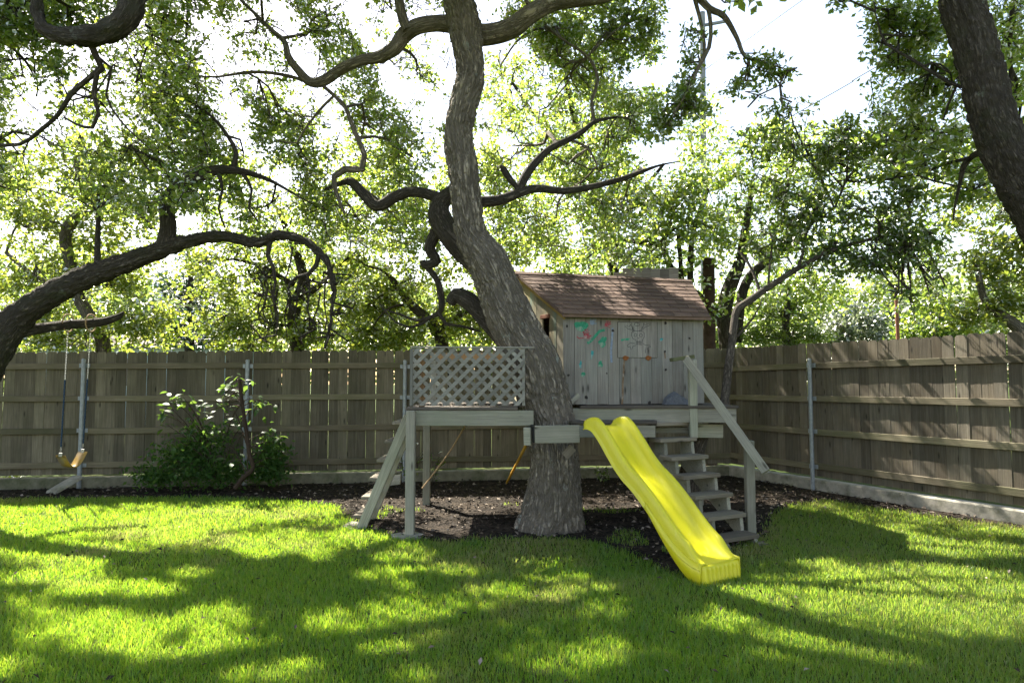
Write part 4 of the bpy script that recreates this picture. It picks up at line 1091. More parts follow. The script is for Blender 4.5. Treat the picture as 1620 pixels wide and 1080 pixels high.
oak.limb([(745, 320, 7.7, 26), (790, 316, 7.75, 23), (820, 305, 7.8, 20), (850, 298, 7.85, 18), (890, 302, 7.9, 16), (930, 297, 8, 14), (965, 288, 8.05, 13), (1002, 276, 8.1, 10), (1042, 262, 8.2, 5), (1075, 255, 8.3, 2)], sides=14, step=0.05, bark=M_BARK2)
oak.limb([(818, 308, 7.8, 16), (830, 282, 7.85, 20), (846, 258, 7.9, 18), (870, 236, 7.95, 15), (900, 222, 8, 13), (922, 208, 8, 12), (942, 192, 8.05, 9), (976, 185, 8.1, 4)], sides=12, step=0.05, bark=M_BARK2)
oak.limb([(820, 300, 7.8, 11), (806, 284, 7.85, 14), (796, 268, 7.9, 15), (792, 262, 7.9, 6)], 'stub', 10, step=0.03, bark=M_BARK2)
oak.limb([(940, 192, 8.05, 9), (936, 160, 8.1, 8), (946, 125, 8.1, 7), (930, 90, 8.1, 6), (900, 70, 8.0, 6), (862, 40, 7.8, 9)], 'branch', 8)
oak.limb([(905, 222, 8, 7), (930, 235, 8.05, 6), (945, 262, 8.1, 4)], 'branch', 8)
oak.limb([(772, -60, 7.6, 20), (830, -140, 8.0, 18), (930, -200, 8.6, 14), (1010, -260, 9.2, 9)], sides=10)
oak.limb([(740, -140, 7.6, 22), (660, -220, 8.4, 18), (560, -290, 9.6, 13), (460, -330, 11, 8)], sides=10)
oak.limb([(760, -240, 7.6, 20), (800, -300, 9, 16), (780, -330, 11, 10), (760, -340, 12.5, 7)], sides=10)
B_OAK = [  # x, y, Y, rx, ry, clumps
 (405, 55, 8.4, 110, 60, 44), (520, 40, 8.4, 90, 50, 32), (300, 95, 8.9, 80, 60, 30), (445, 190, 8.9, 95, 55, 44), (335, 215, 9.2, 80, 55, 28), (620, 15, 8.1, 80, 30, 20), (600, 210, 9.2, 70, 60, 22), (555, 330, 9.4, 80, 40, 26),
 (500, 270, 9.0, 60, 40, 20), (640, 360, 9.5, 60, 40, 18), (655, 250, 9.4, 45, 60, 16),
 (905, 110, 8.4, 75, 60, 42), (975, 55, 8.3, 50, 40, 20), (1010, 30, 8.2, 40, 24, 12), (860, 60, 8.4, 60, 45, 20), (865, 170, 9.0, 70, 45, 26), (900, 260, 9.0, 85, 45, 30), (810, 230, 9.4, 50, 70, 26), (985, 320, 9.0, 60, 35, 20), (955, 240, 9.0, 60, 50, 22), (1000, 210, 8.9, 45, 30, 12),
 (790, 90, 9.2, 50, 40, 14), (880, 345, 9.3, 80, 30, 22), (660, 120, 9.2, 40, 30, 6), (1078, 165, 7.3, 46, 44, 30), (1058, 200, 7.3, 30, 24, 12), (1118, 60, 7.3, 30, 50, 7), (1200, 110, 7.25, 36, 16, 7), (1240, 118, 7.3, 24, 14, 5), (1160, 130, 7.3, 40, 30, 5)]
for b in B_OAK: oak.pblob(*b[:5], b[5], nl=26, cr=0.17)
for k in range(10): oak.pblob(random.uniform(1060, 1240), random.uniform(90, 200), 7.3, 18, 14, 2, nl=9, cr=0.10)
# crown above the frame
for k in range(110):
    a = random.uniform(0, 2 * math.pi); r = 4.6 * math.sqrt(random.random())
    x, y = -0.6 + r * math.cos(a), 9.3 + 0.9 * r * math.sin(a)
    z = 1.75 + 0.60 * max(y, 6.5) + random.uniform(0.4, 2.6)
    oak.blob((x, y, z), (0.95, 0.95, 0.55), 30, nl=20, cr=0.26, size=1.9, thick=0.008)
oak.spray(240, 700, -20, 400, 8.3, 10.8, 2600, seed=1, nl=20, thr=.30)
oak.spray(770, 1040, -10, 420, 8.2, 10.8, 1500, seed=2, nl=20, thr=.33)
oak.spray(400, 720, -20, 210, 8.0, 9.6, 420, seed=15, nl=20, thr=.28)
oak.spray(680, 800, 60, 420, 8.6, 11.0, 300, seed=3, nl=20)
NLEAF += oak.finish()

# ---------------------------------------------------------------- the oak at the edge, its limb arching over the fence
lo = Tree('oak_tree', V(-7.0, 8.0, 0), 'dark oak whose thick limb arches in over the swing', M_BARK2, L_OAK, leaf_size=0.072)
lo.limb([(-120, 800, 8, 110), (-85, 690, 8, 84), (-40, 600, 8, 66), (0, 535, 8, 52), (40, 492, 8, 42), (100, 455, 8, 37), (150, 433, 8, 35), (200, 416, 8, 31), (240, 400, 8, 29), (268, 390, 8, 27), (300, 381, 8, 19), (350, 374, 8, 17), (402, 383, 8, 16), (422, 380, 8, 15), (442, 372, 8, 15), (480, 381, 8, 13), (500, 395, 8, 12), (517, 414, 8, 10), (527, 450, 8, 7), (524, 500, 8.02, 5), (514, 552, 8.02, 4)], 'trunk', sides=44, step=0.03, rough=True, wob=0.0)
lo.limb([(258, 395, 8, 36), (266, 360, 8, 33), (265, 322, 8, 30), (281, 298, 8, 28), (310, 281, 8, 26), (342, 269, 8.05, 22), (376, 270, 8.1, 17), (402, 276, 8.1, 12), (432, 288, 8.2, 8), (475, 312, 8.3, 4)], sides=18, step=0.04)
lo.limb([(366, 272, 8.1, 14), (374, 245, 8.1, 11), (360, 215, 8.2, 8), (332, 182, 8.3, 6), (280, 150, 8.5, 4)], 'branch', 8)
lo.limb([(345, 272, 8.05, 10), (352, 300, 8.05, 6), (346, 330, 8.05, 5), (356, 360, 8.05, 4)], 'branch', 8)
lo.limb([(384, 274, 8.1, 9), (398, 300, 8.1, 6), (394, 330, 8.1, 5), (408, 350, 8.1, 3)], 'branch', 8)
lo.limb([(427, 380, 8, 13), (424, 405, 8, 10), (433, 424, 8, 8), (436, 445, 8, 7), (432, 470, 8, 6), (440, 497, 8, 4), (437, 530, 8, 2.5)], 'branch', 8)
lo.limb([(505, 402, 8, 12), (500, 420, 8.02, 10), (488, 434, 8.05, 9), (470, 438, 8.1, 7), (458, 450, 8.12, 6), (456, 476, 8.15, 5), (450, 500, 8.18, 3), (455, 535, 8.2, 2)], 'branch', 8)
for k in range(17):     # thin drooping twigs under the arch
    x0_ = random.uniform(405, 535); y0_ = 385 + 30 * abs((x0_ - 470) / 65) + random.uniform(0, 70); L_k = random.uniform(35, 95); Yk = 8 + random.uniform(-.1, .25)
    pts_ = [(x0_, y0_, Yk, 3.2), (x0_ + random.uniform(-9, 9), y0_ + L_k * .35, Yk, 2.6), (x0_ + random.uniform(-14, 14), y0_ + L_k * .7, Yk, 2.0), (x0_ + random.uniform(-22, 22), min(548, y0_ + L_k), Yk, 1.2)]
    p_, r_ = spline([P(a_, b_, c_) for a_, b_, c_, d_ in pts_], [d_ * .5 * 8 / FPX for a_, b_, c_, d_ in pts_], .06)
    v_, q_, bk_, _ = tube(p_, r_, 5); lo.tw.add(v_, q_, bk_)
lo.limb([(486, 432, 8, 6), (490, 460, 8, 5), (486, 490, 8, 4), (500, 520, 8, 3)], 'branch', 8)
lo.limb([(484, 442, 8, 6), (505, 447, 8, 5), (526, 448, 8, 4)], 'branch', 8)
LOW = lo.limb([(15, 530, 8.0, 30), (45, 522, 8.15, 24), (80, 517, 8.4, 22), (110, 513, 8.6, 21), (145, 511, 8.7, 19), (170, 508, 8.8, 17), (190, 500, 8.85, 13), (196, 494, 8.9, 6)], sides=14, step=0.05)
lo.limb_w([P(-30, 600, 8), V(-6.8, 7.8, 3.0), V(-6.6, 7.4, 4.4), P(120, -140, 6.6), P(205, -40, 6.2), P(208, 12, 6.1), P(186, 42, 6.1), P(150, 56, 6.1), P(110, 58, 6.1), P(76, 50, 6.1), P(60, 25, 6.1), P(54, -20, 6.1), P(30, -90, 6.1)],
          [.24, .22, .19, .13, .108, .108, .103, .098, .086, .066, .054, .046, .03], sides=28, step=0.04, rough=True, wob=0.02)
lo.limb([(140, 60, 6.1, 15), (152, 88, 6.2, 13), (161, 108, 6.25, 14), (140, 124, 6.3, 11), (112, 150, 6.4, 11), (92, 182, 6.5, 9), (62, 208, 6.6, 9), (32, 228, 6.7, 8), (-20, 230, 6.9, 7)], 'branch', 10)
lo.limb([(156, 106, 6.25, 11), (148, 148, 6.3, 10), (156, 180, 6.35, 8), (146, 202, 6.4, 8), (120, 196, 6.45, 6), (102, 186, 6.5, 5)], 'branch', 8)
lo.limb([(150, 86, 6.2, 7), (176, 108, 6.3, 6), (168, 150, 6.4, 5), (190, 190, 6.5, 4), (230, 230, 6.6, 3)], 'branch', 8)
lo.limb([(262, 10, 7.6, 4), (250, 50, 7.5, 5), (230, 40, 7.4, 5), (285, 68, 7.6, 5), (296, 40, 7.7, 5), (286, -30, 7.7, 7), (200, -120, 7, 10)], 'branch', 8)
lo.limb_w([V(-6.55, 7.2, 5.0), V(-6.5, 8.2, 7.0), V(-5.3, 10.2, 8.6), V(-4.2, 11.8, 9.7)], [.2, .15, .1, .05], sides=10)
lo.limb_w([V(-6.6, 7.4, 4.4), V(-7.6, 8.0, 6.0), V(-8.5, 9.5, 7.4)], [.18, .13, .06], sides=10)
B_LO = [(55, 115, 7.2, 95, 70, 56), (150, 150, 7.0, 70, 60, 34), (50, 215, 7.4, 80, 55, 40), (190, 230, 7.6, 60, 55, 22), (30, 30, 6.8, 80, 40, 34), (120, 15, 6.8, 60, 30, 18), (215, 130, 7.2, 45, 60, 22), (270, 40, 7.8, 60, 40, 16), (150, 300, 8.6, 80, 30, 16), (20, 300, 8.2, 60, 40, 20),
        (430, 320, 8.6, 60, 25, 16), (385, 240, 8.6, 60, 30, 14), (330, 190, 8.7, 50, 40, 12)]
for b in B_LO: lo.pblob(*b[:5], b[5], nl=26, cr=0.17)
for k in range(22): lo.pblob(random.uniform(395, 545), random.uniform(430, 540), 8.1, 16, 16, 3, nl=7, cr=0.10, droop=0.5)
for k in range(95):
    a = random.uniform(0, 2 * math.pi); r = 4.4 * math.sqrt(random.random())
    x, y = -6.6 + r * math.cos(a), 9.2 + r * math.sin(a)
    z = 1.75 + 0.60 * max(y, 6.3) + random.uniform(0.3, 2.3)
    lo.blob((x, y, z), (0.95, 0.95, 0.55), 30, nl=20, cr=0.26, size=1.9, thick=0.008)
lo.spray(-30, 330, -20, 340, 6.9, 9.8, 2000, seed=4, thr=.28, nl=20)
lo.spray(290, 560, 180, 380, 8.1, 9.6, 650, seed=5, nl=20)
NLEAF += lo.finish()

# ---------------------------------------------------------------- oak on the other side, leaning trunk
ro = Tree('oak_tree', G(1760, 880), 'oak with thick leaning dark trunk standing beside the receding fence', M_BARK2, L_OAK, leaf_size=0.075)
ro.limb([(1790, 920, 6.0, 120), (1760, 800, 6, 96), (1725, 600, 6, 88), (1690, 450, 6, 74), (1650, 350, 6, 72), (1612, 280, 6, 68), (1585, 225, 6, 66), (1566, 170, 6, 64), (1552, 110, 6, 62), (1536, 50, 6, 62), (1518, -5, 6, 60), (1500, -90, 6, 54), (1510, -200, 6.2, 44), (1480, -320, 6.5, 24)], 'trunk', sides=70, step=0.022, rough=True, wob=0.0)
ro.limb([(1560, 132, 6, 12), (1520, 137, 6.2, 8), (1480, 118, 6.3, 7), (1440, 92, 6.4, 6), (1402, 70, 6.5, 5), (1390, 40, 6.5, 4), (1384, 18, 6.5, 3)], 'branch', 8)
ro.limb([(1512, 138, 6.2, 6), (1500, 165, 6.3, 5), (1492, 190, 6.4, 4)], 'branch', 8)
ro.limb([(1600, 235, 6, 20), (1565, 238, 6.3, 16), (1540, 246, 6.5, 13), (1525, 262, 6.6, 12), (1518, 290, 6.7, 8), (1510, 330, 6.8, 5), (1508, 350, 6.8, 3)], 'branch', 10, step=0.05)
ro.limb([(1535, 250, 6.5, 9), (1500, 258, 6.8, 7), (1460, 272, 7.2, 6), (1400, 285, 7.6, 4)], 'branch', 8)
ro.limb([(1600, 140, 7.2, 9), (1598, 60, 7.2, 9), (1600, -20, 7.2, 9), (1560, -120, 6.5, 12)], 'branch', 8)
ro.limb([(1500, -90, 6, 30), (1420, -160, 6.4, 22), (1340, -200, 7, 14), (1260, -240, 7.8, 8)], sides=10)
ro.limb([(1505, -180, 6.2, 30), (1600, -260, 7.2, 22), (1680, -300, 8.4, 12)], sides=10)
B_RO = [(1440, 60, 6.9, 62, 46, 36), (1470, 140, 7.0, 70, 40, 34), (1410, 20, 6.8, 36, 20, 10), (1420, 110, 6.9, 34, 26, 12), (1480, 210, 7.4, 60, 40, 24), (1590, 70, 8.0, 50, 60, 30), (1600, 160, 8.0, 40, 40, 16), (1540, 300, 7.6, 50, 50, 16), (1330, 2, 6.6, 12, 8, 3), (1600, 300, 8.4, 40, 30, 8), (1430, 260, 7.6, 50, 30, 14)]
for b in B_RO: ro.pblob(*b[:5], b[5], nl=26, cr=0.15)
for k in range(40):
    x, y = random.uniform(3.2, 8.0), random.uniform(4.5, 9.5)
    z = 1.9 + 0.60 * max(y, 5) + random.uniform(0.4, 1.8)
    ro.blob((x, y, z), (0.9, 0.9, 0.5), 26, nl=20, cr=0.26, size=1.9, thick=0.008)
ro.spray(1375, 1640, -20, 280, 6.6, 9.0, 560, seed=6, thr=.34, nl=18)
NLEAF += ro.finish()

# ---------------------------------------------------------------- slim tree growing up past the stairs
M_BARK4 = bark_mat('slim_bark', (0.22, 0.19, 0.155), (0.13, 0.11, 0.09), 1.5, deep=0.008)
st = Tree('slim_tree', V(1.95, 7.9, 0), 'slim grey-stemmed leafy tree bending up from under the stairs', M_BARK4, L_BROAD, leaf_size=0.095, leaf_asp=0.42)
st.limb([(1080, 800, 7.9, 44), (1092, 760, 7.8, 38), (1100, 720, 7.7, 32), (1114, 690, 7.65, 18), (1130, 672, 7.65, 16), (1143, 655, 7.7, 15), (1148, 620, 7.8, 14), (1152, 580, 7.85, 13), (1157, 545, 7.9, 12), (1160, 515, 7.95, 12), (1165, 490, 8, 12), (1185, 476, 8, 12), (1203, 463, 8, 11), (1225, 448, 8.0, 10), (1262, 424, 8.0, 9), (1310, 398, 8.0, 8), (1370, 380, 8.0, 6), (1420, 372, 8.0, 4)], 'trunk', 16, step=0.04)
st.limb([(1203, 464, 8, 7), (1192, 432, 8.1, 6), (1180, 410, 8.2, 6), (1168, 396, 8.3, 4)], 'branch', 8)
st.limb([(1215, 455, 8, 6), (1218, 420, 8.1, 5), (1222, 380, 8.2, 4)], 'branch', 8)
st.limb([(1158, 540, 7.95, 5), (1190, 505, 7.9, 4), (1202, 485, 7.9, 3), (1206, 470, 7.9, 2)], 'branch', 8)
st.limb([(1262, 424, 8, 7), (1270, 400, 8.1, 6), (1280, 360, 8.2, 5), (1320, 330, 8.3, 4)], 'branch', 8)
B_ST = [(1290, 340, 8.2, 80, 40, 34), (1390, 350, 8.0, 80, 45, 36), (1330, 400, 8.0, 70, 30, 24), (1440, 400, 7.9, 50, 30, 20), (1240, 300, 8.5, 60, 40, 22), (1350, 270, 8.4, 80, 45, 38), (1230, 380, 8.3, 50, 30, 16), (1430, 310, 8.0, 40, 40, 16), (1400, 420, 7.9, 50, 18, 14), (1280, 230, 8.7, 70, 45, 30), (1250, 175, 8.8, 45, 20, 8), (1380, 215, 8.6, 60, 30, 16), (1475, 380, 7.8, 24, 20, 6)]
for b in B_ST: st.pblob(*b[:5], b[5], nl=17, cr=0.17)
for k in range(10): st.pblob(random.uniform(1390, 1500), random.uniform(425, 480), 7.8, 12, 10, 2, nl=5, cr=0.09)
st.spray(1170, 1500, 190, 440, 7.7, 9.6, 480, nl=12, seed=7)
NLEAF += st.finish()

# ---------------------------------------------------------------- trees beyond the fence
def bg_tree(name, label, Y, stems, blobs, bark, leaf, ls=0.095, asp=0.6, nl=26, cr=0.26, fill=None, droop=0.0):
    b0 = P(stems[0][0][0], stems[0][0][1], Y); 
    tr = Tree(name, V(b0.x, Y, 0), label, bark, leaf, 'trees beyond the fence' if name.endswith('tree') else None, ls, asp)
    for i, sm in enumerate(stems):
        w = [P(x, y, Y + dY) for x, y, dY, wd in sm]; r = [wd * .5 * Y / FPX for x, y, dY, wd in sm]
        if i == 0: w = [V(w[0].x, w[0].y, -0.05)] + w; r = [r[0] * 1.2] + r
        tr.limb_w(w, r, 'trunk' if i == 0 else 'limb', 10, 0.12, 0.05)
    for (x, y, dY, rx, ry, n) in blobs: tr.pblob(x, y, Y + dY, rx, ry, n, nl=nl, cr=cr, droop=droop)
    if fill: tr.spray(*fill[0], **fill[1])
    global NLEAF
    NLEAF += tr.finish()
    return tr
bg_tree('oak_tree', 'pale-stemmed sunny yellow-green tree beyond the fence above the swing', 12.5,
        [[(165, 560, 0, 22), (150, 515, 0, 20), (124, 468, 0, 18), (113, 420, 0, 17), (104, 372, 0, 18), (128, 336, 0, 16), (156, 325, 0, 13), (150, 305, 0, 11), (122, 262, 0, 9), (130, 215, 0, 7)],
         [(156, 325, 0, 10), (192, 318, 0, 9), (225, 343, 0, 8), (240, 362, 0, 6)], [(124, 470, 0, 10), (60, 440, .2, 8), (10, 400, .4, 6)]],
        [(60, 350, .3, 80, 50, 40), (170, 360, .4, 80, 45, 40), (60, 430, .2, 80, 40, 40), (200, 440, .3, 70, 40, 40), (40, 510, -.3, 60, 35, 34), (130, 530, -.5, 70, 25, 36), (215, 515, -.5, 55, 30, 34), (30, 300, .6, 60, 50, 26), (110, 270, .5, 80, 45, 24), (200, 290, .6, 60, 40, 16)], M_BARK3, L_YEL, nl=24, cr=.25, fill=((-40, 290, 210, 555, 12, 14, 520), dict(nl=18, cr=.28, seed=8, size=1.15, thr=.34)))
bg_tree('oak_tree', 'bright yellow-green tree with drooping foliage beyond the fence, between swing and platform', 13.0,
        [[(470, 560, 0, 22), (465, 500, 0, 20), (480, 440, 0, 16), (460, 380, 0, 12), (440, 330, 0, 8)], [(470, 480, 0, 10), (520, 440, 0, 8), (560, 400, 0, 6)], [(465, 450, 0, 9), (410, 420, 0, 7), (370, 410, 0, 5)]],
        [(360, 520, -.5, 50, 34, 30), (430, 500, 0, 55, 45, 34), (400, 440, .3, 60, 40, 30), (500, 520, -.3, 50, 30, 24), (470, 440, .5, 60, 50, 24), (340, 400, .5, 60, 30, 22), (560, 420, .8, 50, 40, 10), (400, 380, .7, 60, 30, 16)], M_BARK2, L_YEL, nl=24, cr=.25, droop=0.4, fill=((300, 640, 250, 555, 12.4, 15, 560), dict(nl=18, cr=.28, seed=9, size=1.15, thr=.34)))
bg_tree('oak_tree', 'bright lime tree beyond the fence behind the lattice panel', 12.3,
        [[(700, 560, 0, 22), (690, 520, 0, 18), (650, 480, 0, 14), (620, 440, 0, 10)], [(700, 520, 0, 12), (760, 470, 0, 9), (790, 420, 0, 7)]],
        [(590, 480, 0, 55, 36, 36), (640, 530, -.3, 60, 24, 30), (580, 530, -.4, 45, 24, 24), (700, 500, 0, 60, 35, 26), (650, 440, .3, 60, 30, 26), (760, 520, -.2, 60, 30, 26), (760, 440, .4, 50, 40, 18), (820, 400, .6, 60, 35, 22), (560, 400, .6, 40, 30, 8)], M_BARK2, L_YEL, nl=24, cr=.24, fill=((520, 860, 230, 555, 11.9, 14, 520), dict(nl=18, cr=.27, seed=10, size=1.15, thr=.34)))
bg_tree('evergreen_tree', 'dark blue-green tree beyond the fence seen between two sunny crowns', 19.0,
        [[(300, 560, 0, 16), (298, 500, 0, 14), (302, 440, 0, 8), (300, 400, 0, 4)]],
        [(300, 520, 0, 60, 36, 60), (280, 470, .3, 45, 34, 44), (325, 460, .3, 40, 36, 40), (345, 525, .5, 30, 34, 24), (255, 530, .3, 30, 24, 20), (300, 420, .5, 40, 26, 26)], M_BARK2, L_DARK, ls=.12, nl=26, cr=.34)
bg_tree('oak_tree', 'many-stemmed oak beyond the fence corner behind the dark pole', 13.2,
        [[(1150, 560, 0, 24), (1145, 500, 0, 24), (1158, 445, 0, 22), (1172, 410, 0, 18), (1180, 360, 0, 12), (1190, 290, 0, 8)], [(1165, 530, .1, 22), (1130, 490, .1, 20), (1105, 470, .1, 16), (1070, 440, .1, 12), (1050, 390, .1, 9), (1060, 350, .1, 6)], [(1165, 540, .1, 18), (1172, 480, .1, 14), (1185, 440, .1, 15), (1225, 405, .1, 13), (1275, 370, .1, 9)], [(1090, 540, 0, 12), (1092, 440, 0, 10), (1096, 370, 0, 8), (1120, 300, 0, 6)], [(1078, 540, 0, 9), (1078, 440, 0, 8), (1072, 360, 0, 6)], [(1240, 330, -.1, 10), (1248, 270, -.1, 8), (1250, 220, -.1, 5)]],
        [(1040, 360, .2, 60, 40, 26), (1110, 380, .3, 60, 40, 30), (1180, 360, .3, 60, 45, 30), (1060, 430, .2, 50, 30, 18), (1200, 280, .3, 60, 40, 26), (1120, 300, .4, 60, 45, 28), (1260, 430, .2, 40, 30, 16), (1290, 460, .2, 40, 24, 14), (1180, 480, .4, 30, 30, 10), (950, 400, .2, 70, 28, 24), (1010, 420, .3, 50, 22, 14), (880, 410, .3, 50, 24, 12), (1260, 230, .3, 50, 40, 16), (1130, 500, .5, 40, 40, 12), (1350, 250, .4, 60, 50, 22)], M_BARK2, L_OAK, nl=26, cr=.24, fill=((860, 1420, 190, 500, 11.6, 15, 900), dict(nl=18, cr=.26, seed=11, size=1.1, thr=.36)))
bg_tree('juniper_tree', 'bright green feathery juniper just beyond the fence beside the stairs', 13.0,
        [[(1245, 560, 0, 14), (1243, 520, 0, 12), (1246, 480, 0, 8), (1248, 455, 0, 4)]],
        [(1240, 530, 0, 58, 26, 60), (1200, 535, 0, 30, 22, 26), (1285, 530, 0, 34, 24, 30), (1235, 495, .1, 40, 24, 36), (1262, 490, .1, 26, 22, 18)], M_BARK2, L_JUN, ls=.07, asp=.26, nl=46, cr=.16)
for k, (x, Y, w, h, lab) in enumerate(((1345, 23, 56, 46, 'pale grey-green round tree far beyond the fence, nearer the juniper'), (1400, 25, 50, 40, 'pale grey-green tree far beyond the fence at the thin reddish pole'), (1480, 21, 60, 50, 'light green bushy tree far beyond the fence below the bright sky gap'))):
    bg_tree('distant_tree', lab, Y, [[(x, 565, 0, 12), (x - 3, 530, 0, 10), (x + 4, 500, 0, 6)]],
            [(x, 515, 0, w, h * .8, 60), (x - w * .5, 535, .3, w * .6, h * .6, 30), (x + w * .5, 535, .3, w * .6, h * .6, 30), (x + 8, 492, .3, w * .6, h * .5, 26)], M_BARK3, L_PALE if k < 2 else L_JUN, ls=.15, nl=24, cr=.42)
bg_tree('oak_tree', 'yellow-green oak with pale sloping limb beyond the receding fence', 11.2,
        [[(1690, 600, 0, 40), (1640, 545, 0, 24), (1600, 510, 0, 18), (1560, 480, 0, 12), (1545, 420, 0, 8)], [(1650, 550, 0, 24), (1660, 440, 0, 20), (1610, 340, .2, 14), (1560, 300, .2, 8)]],
        [(1590, 480, 0, 50, 36, 34), (1560, 420, .2, 50, 35, 30), (1600, 390, .2, 50, 40, 30), (1540, 500, .1, 36, 24, 20), (1600, 330, .4, 50, 35, 20), (1530, 340, .5, 40, 30, 12), (1660, 430, 0, 50, 60, 26), (1560, 250, .8, 60, 40, 16), (1500, 290, .8, 50, 40, 14)], M_BARK3, L_YEL, nl=24, cr=.22, fill=((1440, 1660, 220, 520, 10.6, 12.6, 330), dict(nl=15, cr=.22, seed=12)))
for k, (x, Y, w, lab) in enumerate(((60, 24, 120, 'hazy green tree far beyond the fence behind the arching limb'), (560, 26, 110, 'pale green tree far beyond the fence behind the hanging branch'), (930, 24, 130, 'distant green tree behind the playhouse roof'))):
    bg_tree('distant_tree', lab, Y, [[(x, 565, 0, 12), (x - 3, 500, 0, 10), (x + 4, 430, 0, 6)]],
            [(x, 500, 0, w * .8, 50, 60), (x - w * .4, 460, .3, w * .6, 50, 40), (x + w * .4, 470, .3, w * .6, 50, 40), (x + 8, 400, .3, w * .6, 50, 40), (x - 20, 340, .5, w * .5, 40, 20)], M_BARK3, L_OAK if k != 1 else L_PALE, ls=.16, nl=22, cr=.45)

bg_tree('oak_tree', 'added tall leafy tree beyond the fence behind the upper crown, put there to shade the receding fence', 14.5,  # extra tree, added so its crown shades the receding fence
        [[(985, 560, 0, 20), (980, 480, 0, 18), (960, 380, 0, 15), (930, 260, 0, 12), (900, 150, 0, 9), (890, 60, 0, 6)], [(960, 380, 0, 10), (1010, 310, 0, 8), (1050, 260, 0, 5)], [(930, 260, 0, 9), (860, 200, 0, 7), (810, 130, 0, 5)]],
        [(1000, 330, -2.2, 70, 50, 40), (1080, 310, -2.4, 60, 50, 36), (950, 280, -1, 60, 50, 30), (880, 180, 0, 70, 60, 36), (830, 110, .4, 60, 60, 30), (920, 90, 0, 60, 60, 30), (960, 180, -.5, 40, 50, 20), (870, 30, .6, 80, 40, 30), (1110, 360, -2.6, 50, 40, 22), (780, 180, 1, 50, 60, 20)], M_BARK2, L_OAK, ls=.10, nl=22, cr=.26, fill=((780, 1130, 120, 400, 11.6, 15, 420), dict(nl=16, cr=.28, seed=14, thr=.36)))
# far-off wood closing the view low over the fence
n = 34000
x = RNG.uniform(-34, 34, n); yy_ = RNG.uniform(31, 38, n)
top = 5.4 + 3.2 * np.array([mnoise.noise(Vector((float(a) * .16, 3.1, 0))) for a in x]) + 1.0 * np.array([mnoise.noise(Vector((float(a) * .6, 9.1, 0))) for a in x]) + 1.2
z = RNG.uniform(0.1, 1, n) ** .7 * np.maximum(top, 1.2)
tw_ = Bag()
for k in range(46):
    bx = -33 + k * 1.45 + random.uniform(-.4, .4); v, q, b, _ = tube(np.array([[bx, 35, -.1], [bx + .1, 35, 1.2], [bx + random.uniform(-.4, .4), 35, 4.4]]), [.16, .13, .05], 6); tw_.add(v, q, b)
wd_ = empty('distant_woods', V(0, 34, 0)); tag(wd_, 'far-off green woods showing low above the fence', 'woods', kind='stuff')
obj('trunks', tw_.mesh('trunks', M_BARK2), wd_)['kind'] = 'stuff'
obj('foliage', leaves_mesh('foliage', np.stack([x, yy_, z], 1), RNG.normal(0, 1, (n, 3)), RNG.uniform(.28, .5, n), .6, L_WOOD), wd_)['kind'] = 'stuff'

# ================================================================== BEYOND THE FENCE
M_POLE = plain('dark_pole_wood', (0.05, 0.032, 0.026), 0.9, 0.2, 0.4, 9.0, 0.4)
M_GPOLE = plain('grey_pole_wood', (0.20, 0.22, 0.24), 0.85, 0.2, 0.3, 4.0, 0.3)
M_RPOLE = plain('red_brown_pole', (0.20, 0.085, 0.055), 0.8, 0.2, 0.3, 8.0, 0.2)
def pole(name, base, top, r0, r1, mat, label, cat, sides=16):
    root = empty(name, V(base.x, base.y, 0), label, cat)
    v, q, b, n = tube(*spline([base, (base + top) / 2, top], [r0, (r0 + r1) / 2, r1], 0.25), sides)
    obj('shaft', fast_mesh('shaft', v, q, mat=mat, smooth=True), root)
    return root
b_ = P(1121, 552, 12.6); t_ = P(1121, 413, 12.6)
dp = pole('dark_pole', V(b_.x, 12.6, -0.1), t_, .12, .112, M_POLE, 'short thick dark brown pole beyond the fence at the corner', 'pole')
prism('top_cap', [t_ + V(.105 * math.cos(a), .105 * math.sin(a), -.01) for a in np.linspace(0, 6.28, 13)[:-1]], V(0.02, 0, .06), M_POLE, dp)
b_ = P(1113, 552, 26); t_ = P(1111, 20, 26)
gp = pole('utility_pole', V(b_.x, 26, -0.1), t_, .16, .11, M_GPOLE, 'tall pale grey utility pole behind the hanging oak branch', 'pole')
board('crossarm', t_ + V(-.1, 0.14, -.5), t_ + V(.9, -.25, -.5), .1, .09, M_GPOLE, gp)
board('insulator', t_ + V(.8, -.21, -.42), t_ + V(.8, -.21, -.28), .06, .06, M_CONC, gp, (0, 1, 0))
b_ = P(1423, 560, 18); t_ = P(1417, 455, 18)
rp = pole('thin_pole', V(b_.x, 18, -0.1), t_, .055, .045, M_RPOLE, 'thin reddish leaning pole far beyond the receding fence', 'pole', 10)
prism('top_cap', [t_ + V(.05 * math.cos(a), .05 * math.sin(a), -.01) for a in np.linspace(0, 6.28, 9)[:-1]], V(0, 0, .03), M_RPOLE, rp)
M_WIRE = plain('black_cable', (0.03, 0.03, 0.032), 0.6)
cord('power_line', [P(1113, 112, 26), P(1178, 66, 24), P(1270, 0, 22), P(1400, -90, 20)], .011, M_WIRE, 'thin power line rising across the open sky', 'cable', sides=5)
cord('power_line', [P(1113, 262, 26), P(1327, 142, 22), P(1357, 123, 21.5), P(1500, 40, 19.5), P(1620, -40, 18)], .014, M_WIRE, 'lower dark power line running into the leaves of the leaning oak', 'cable', sides=5)
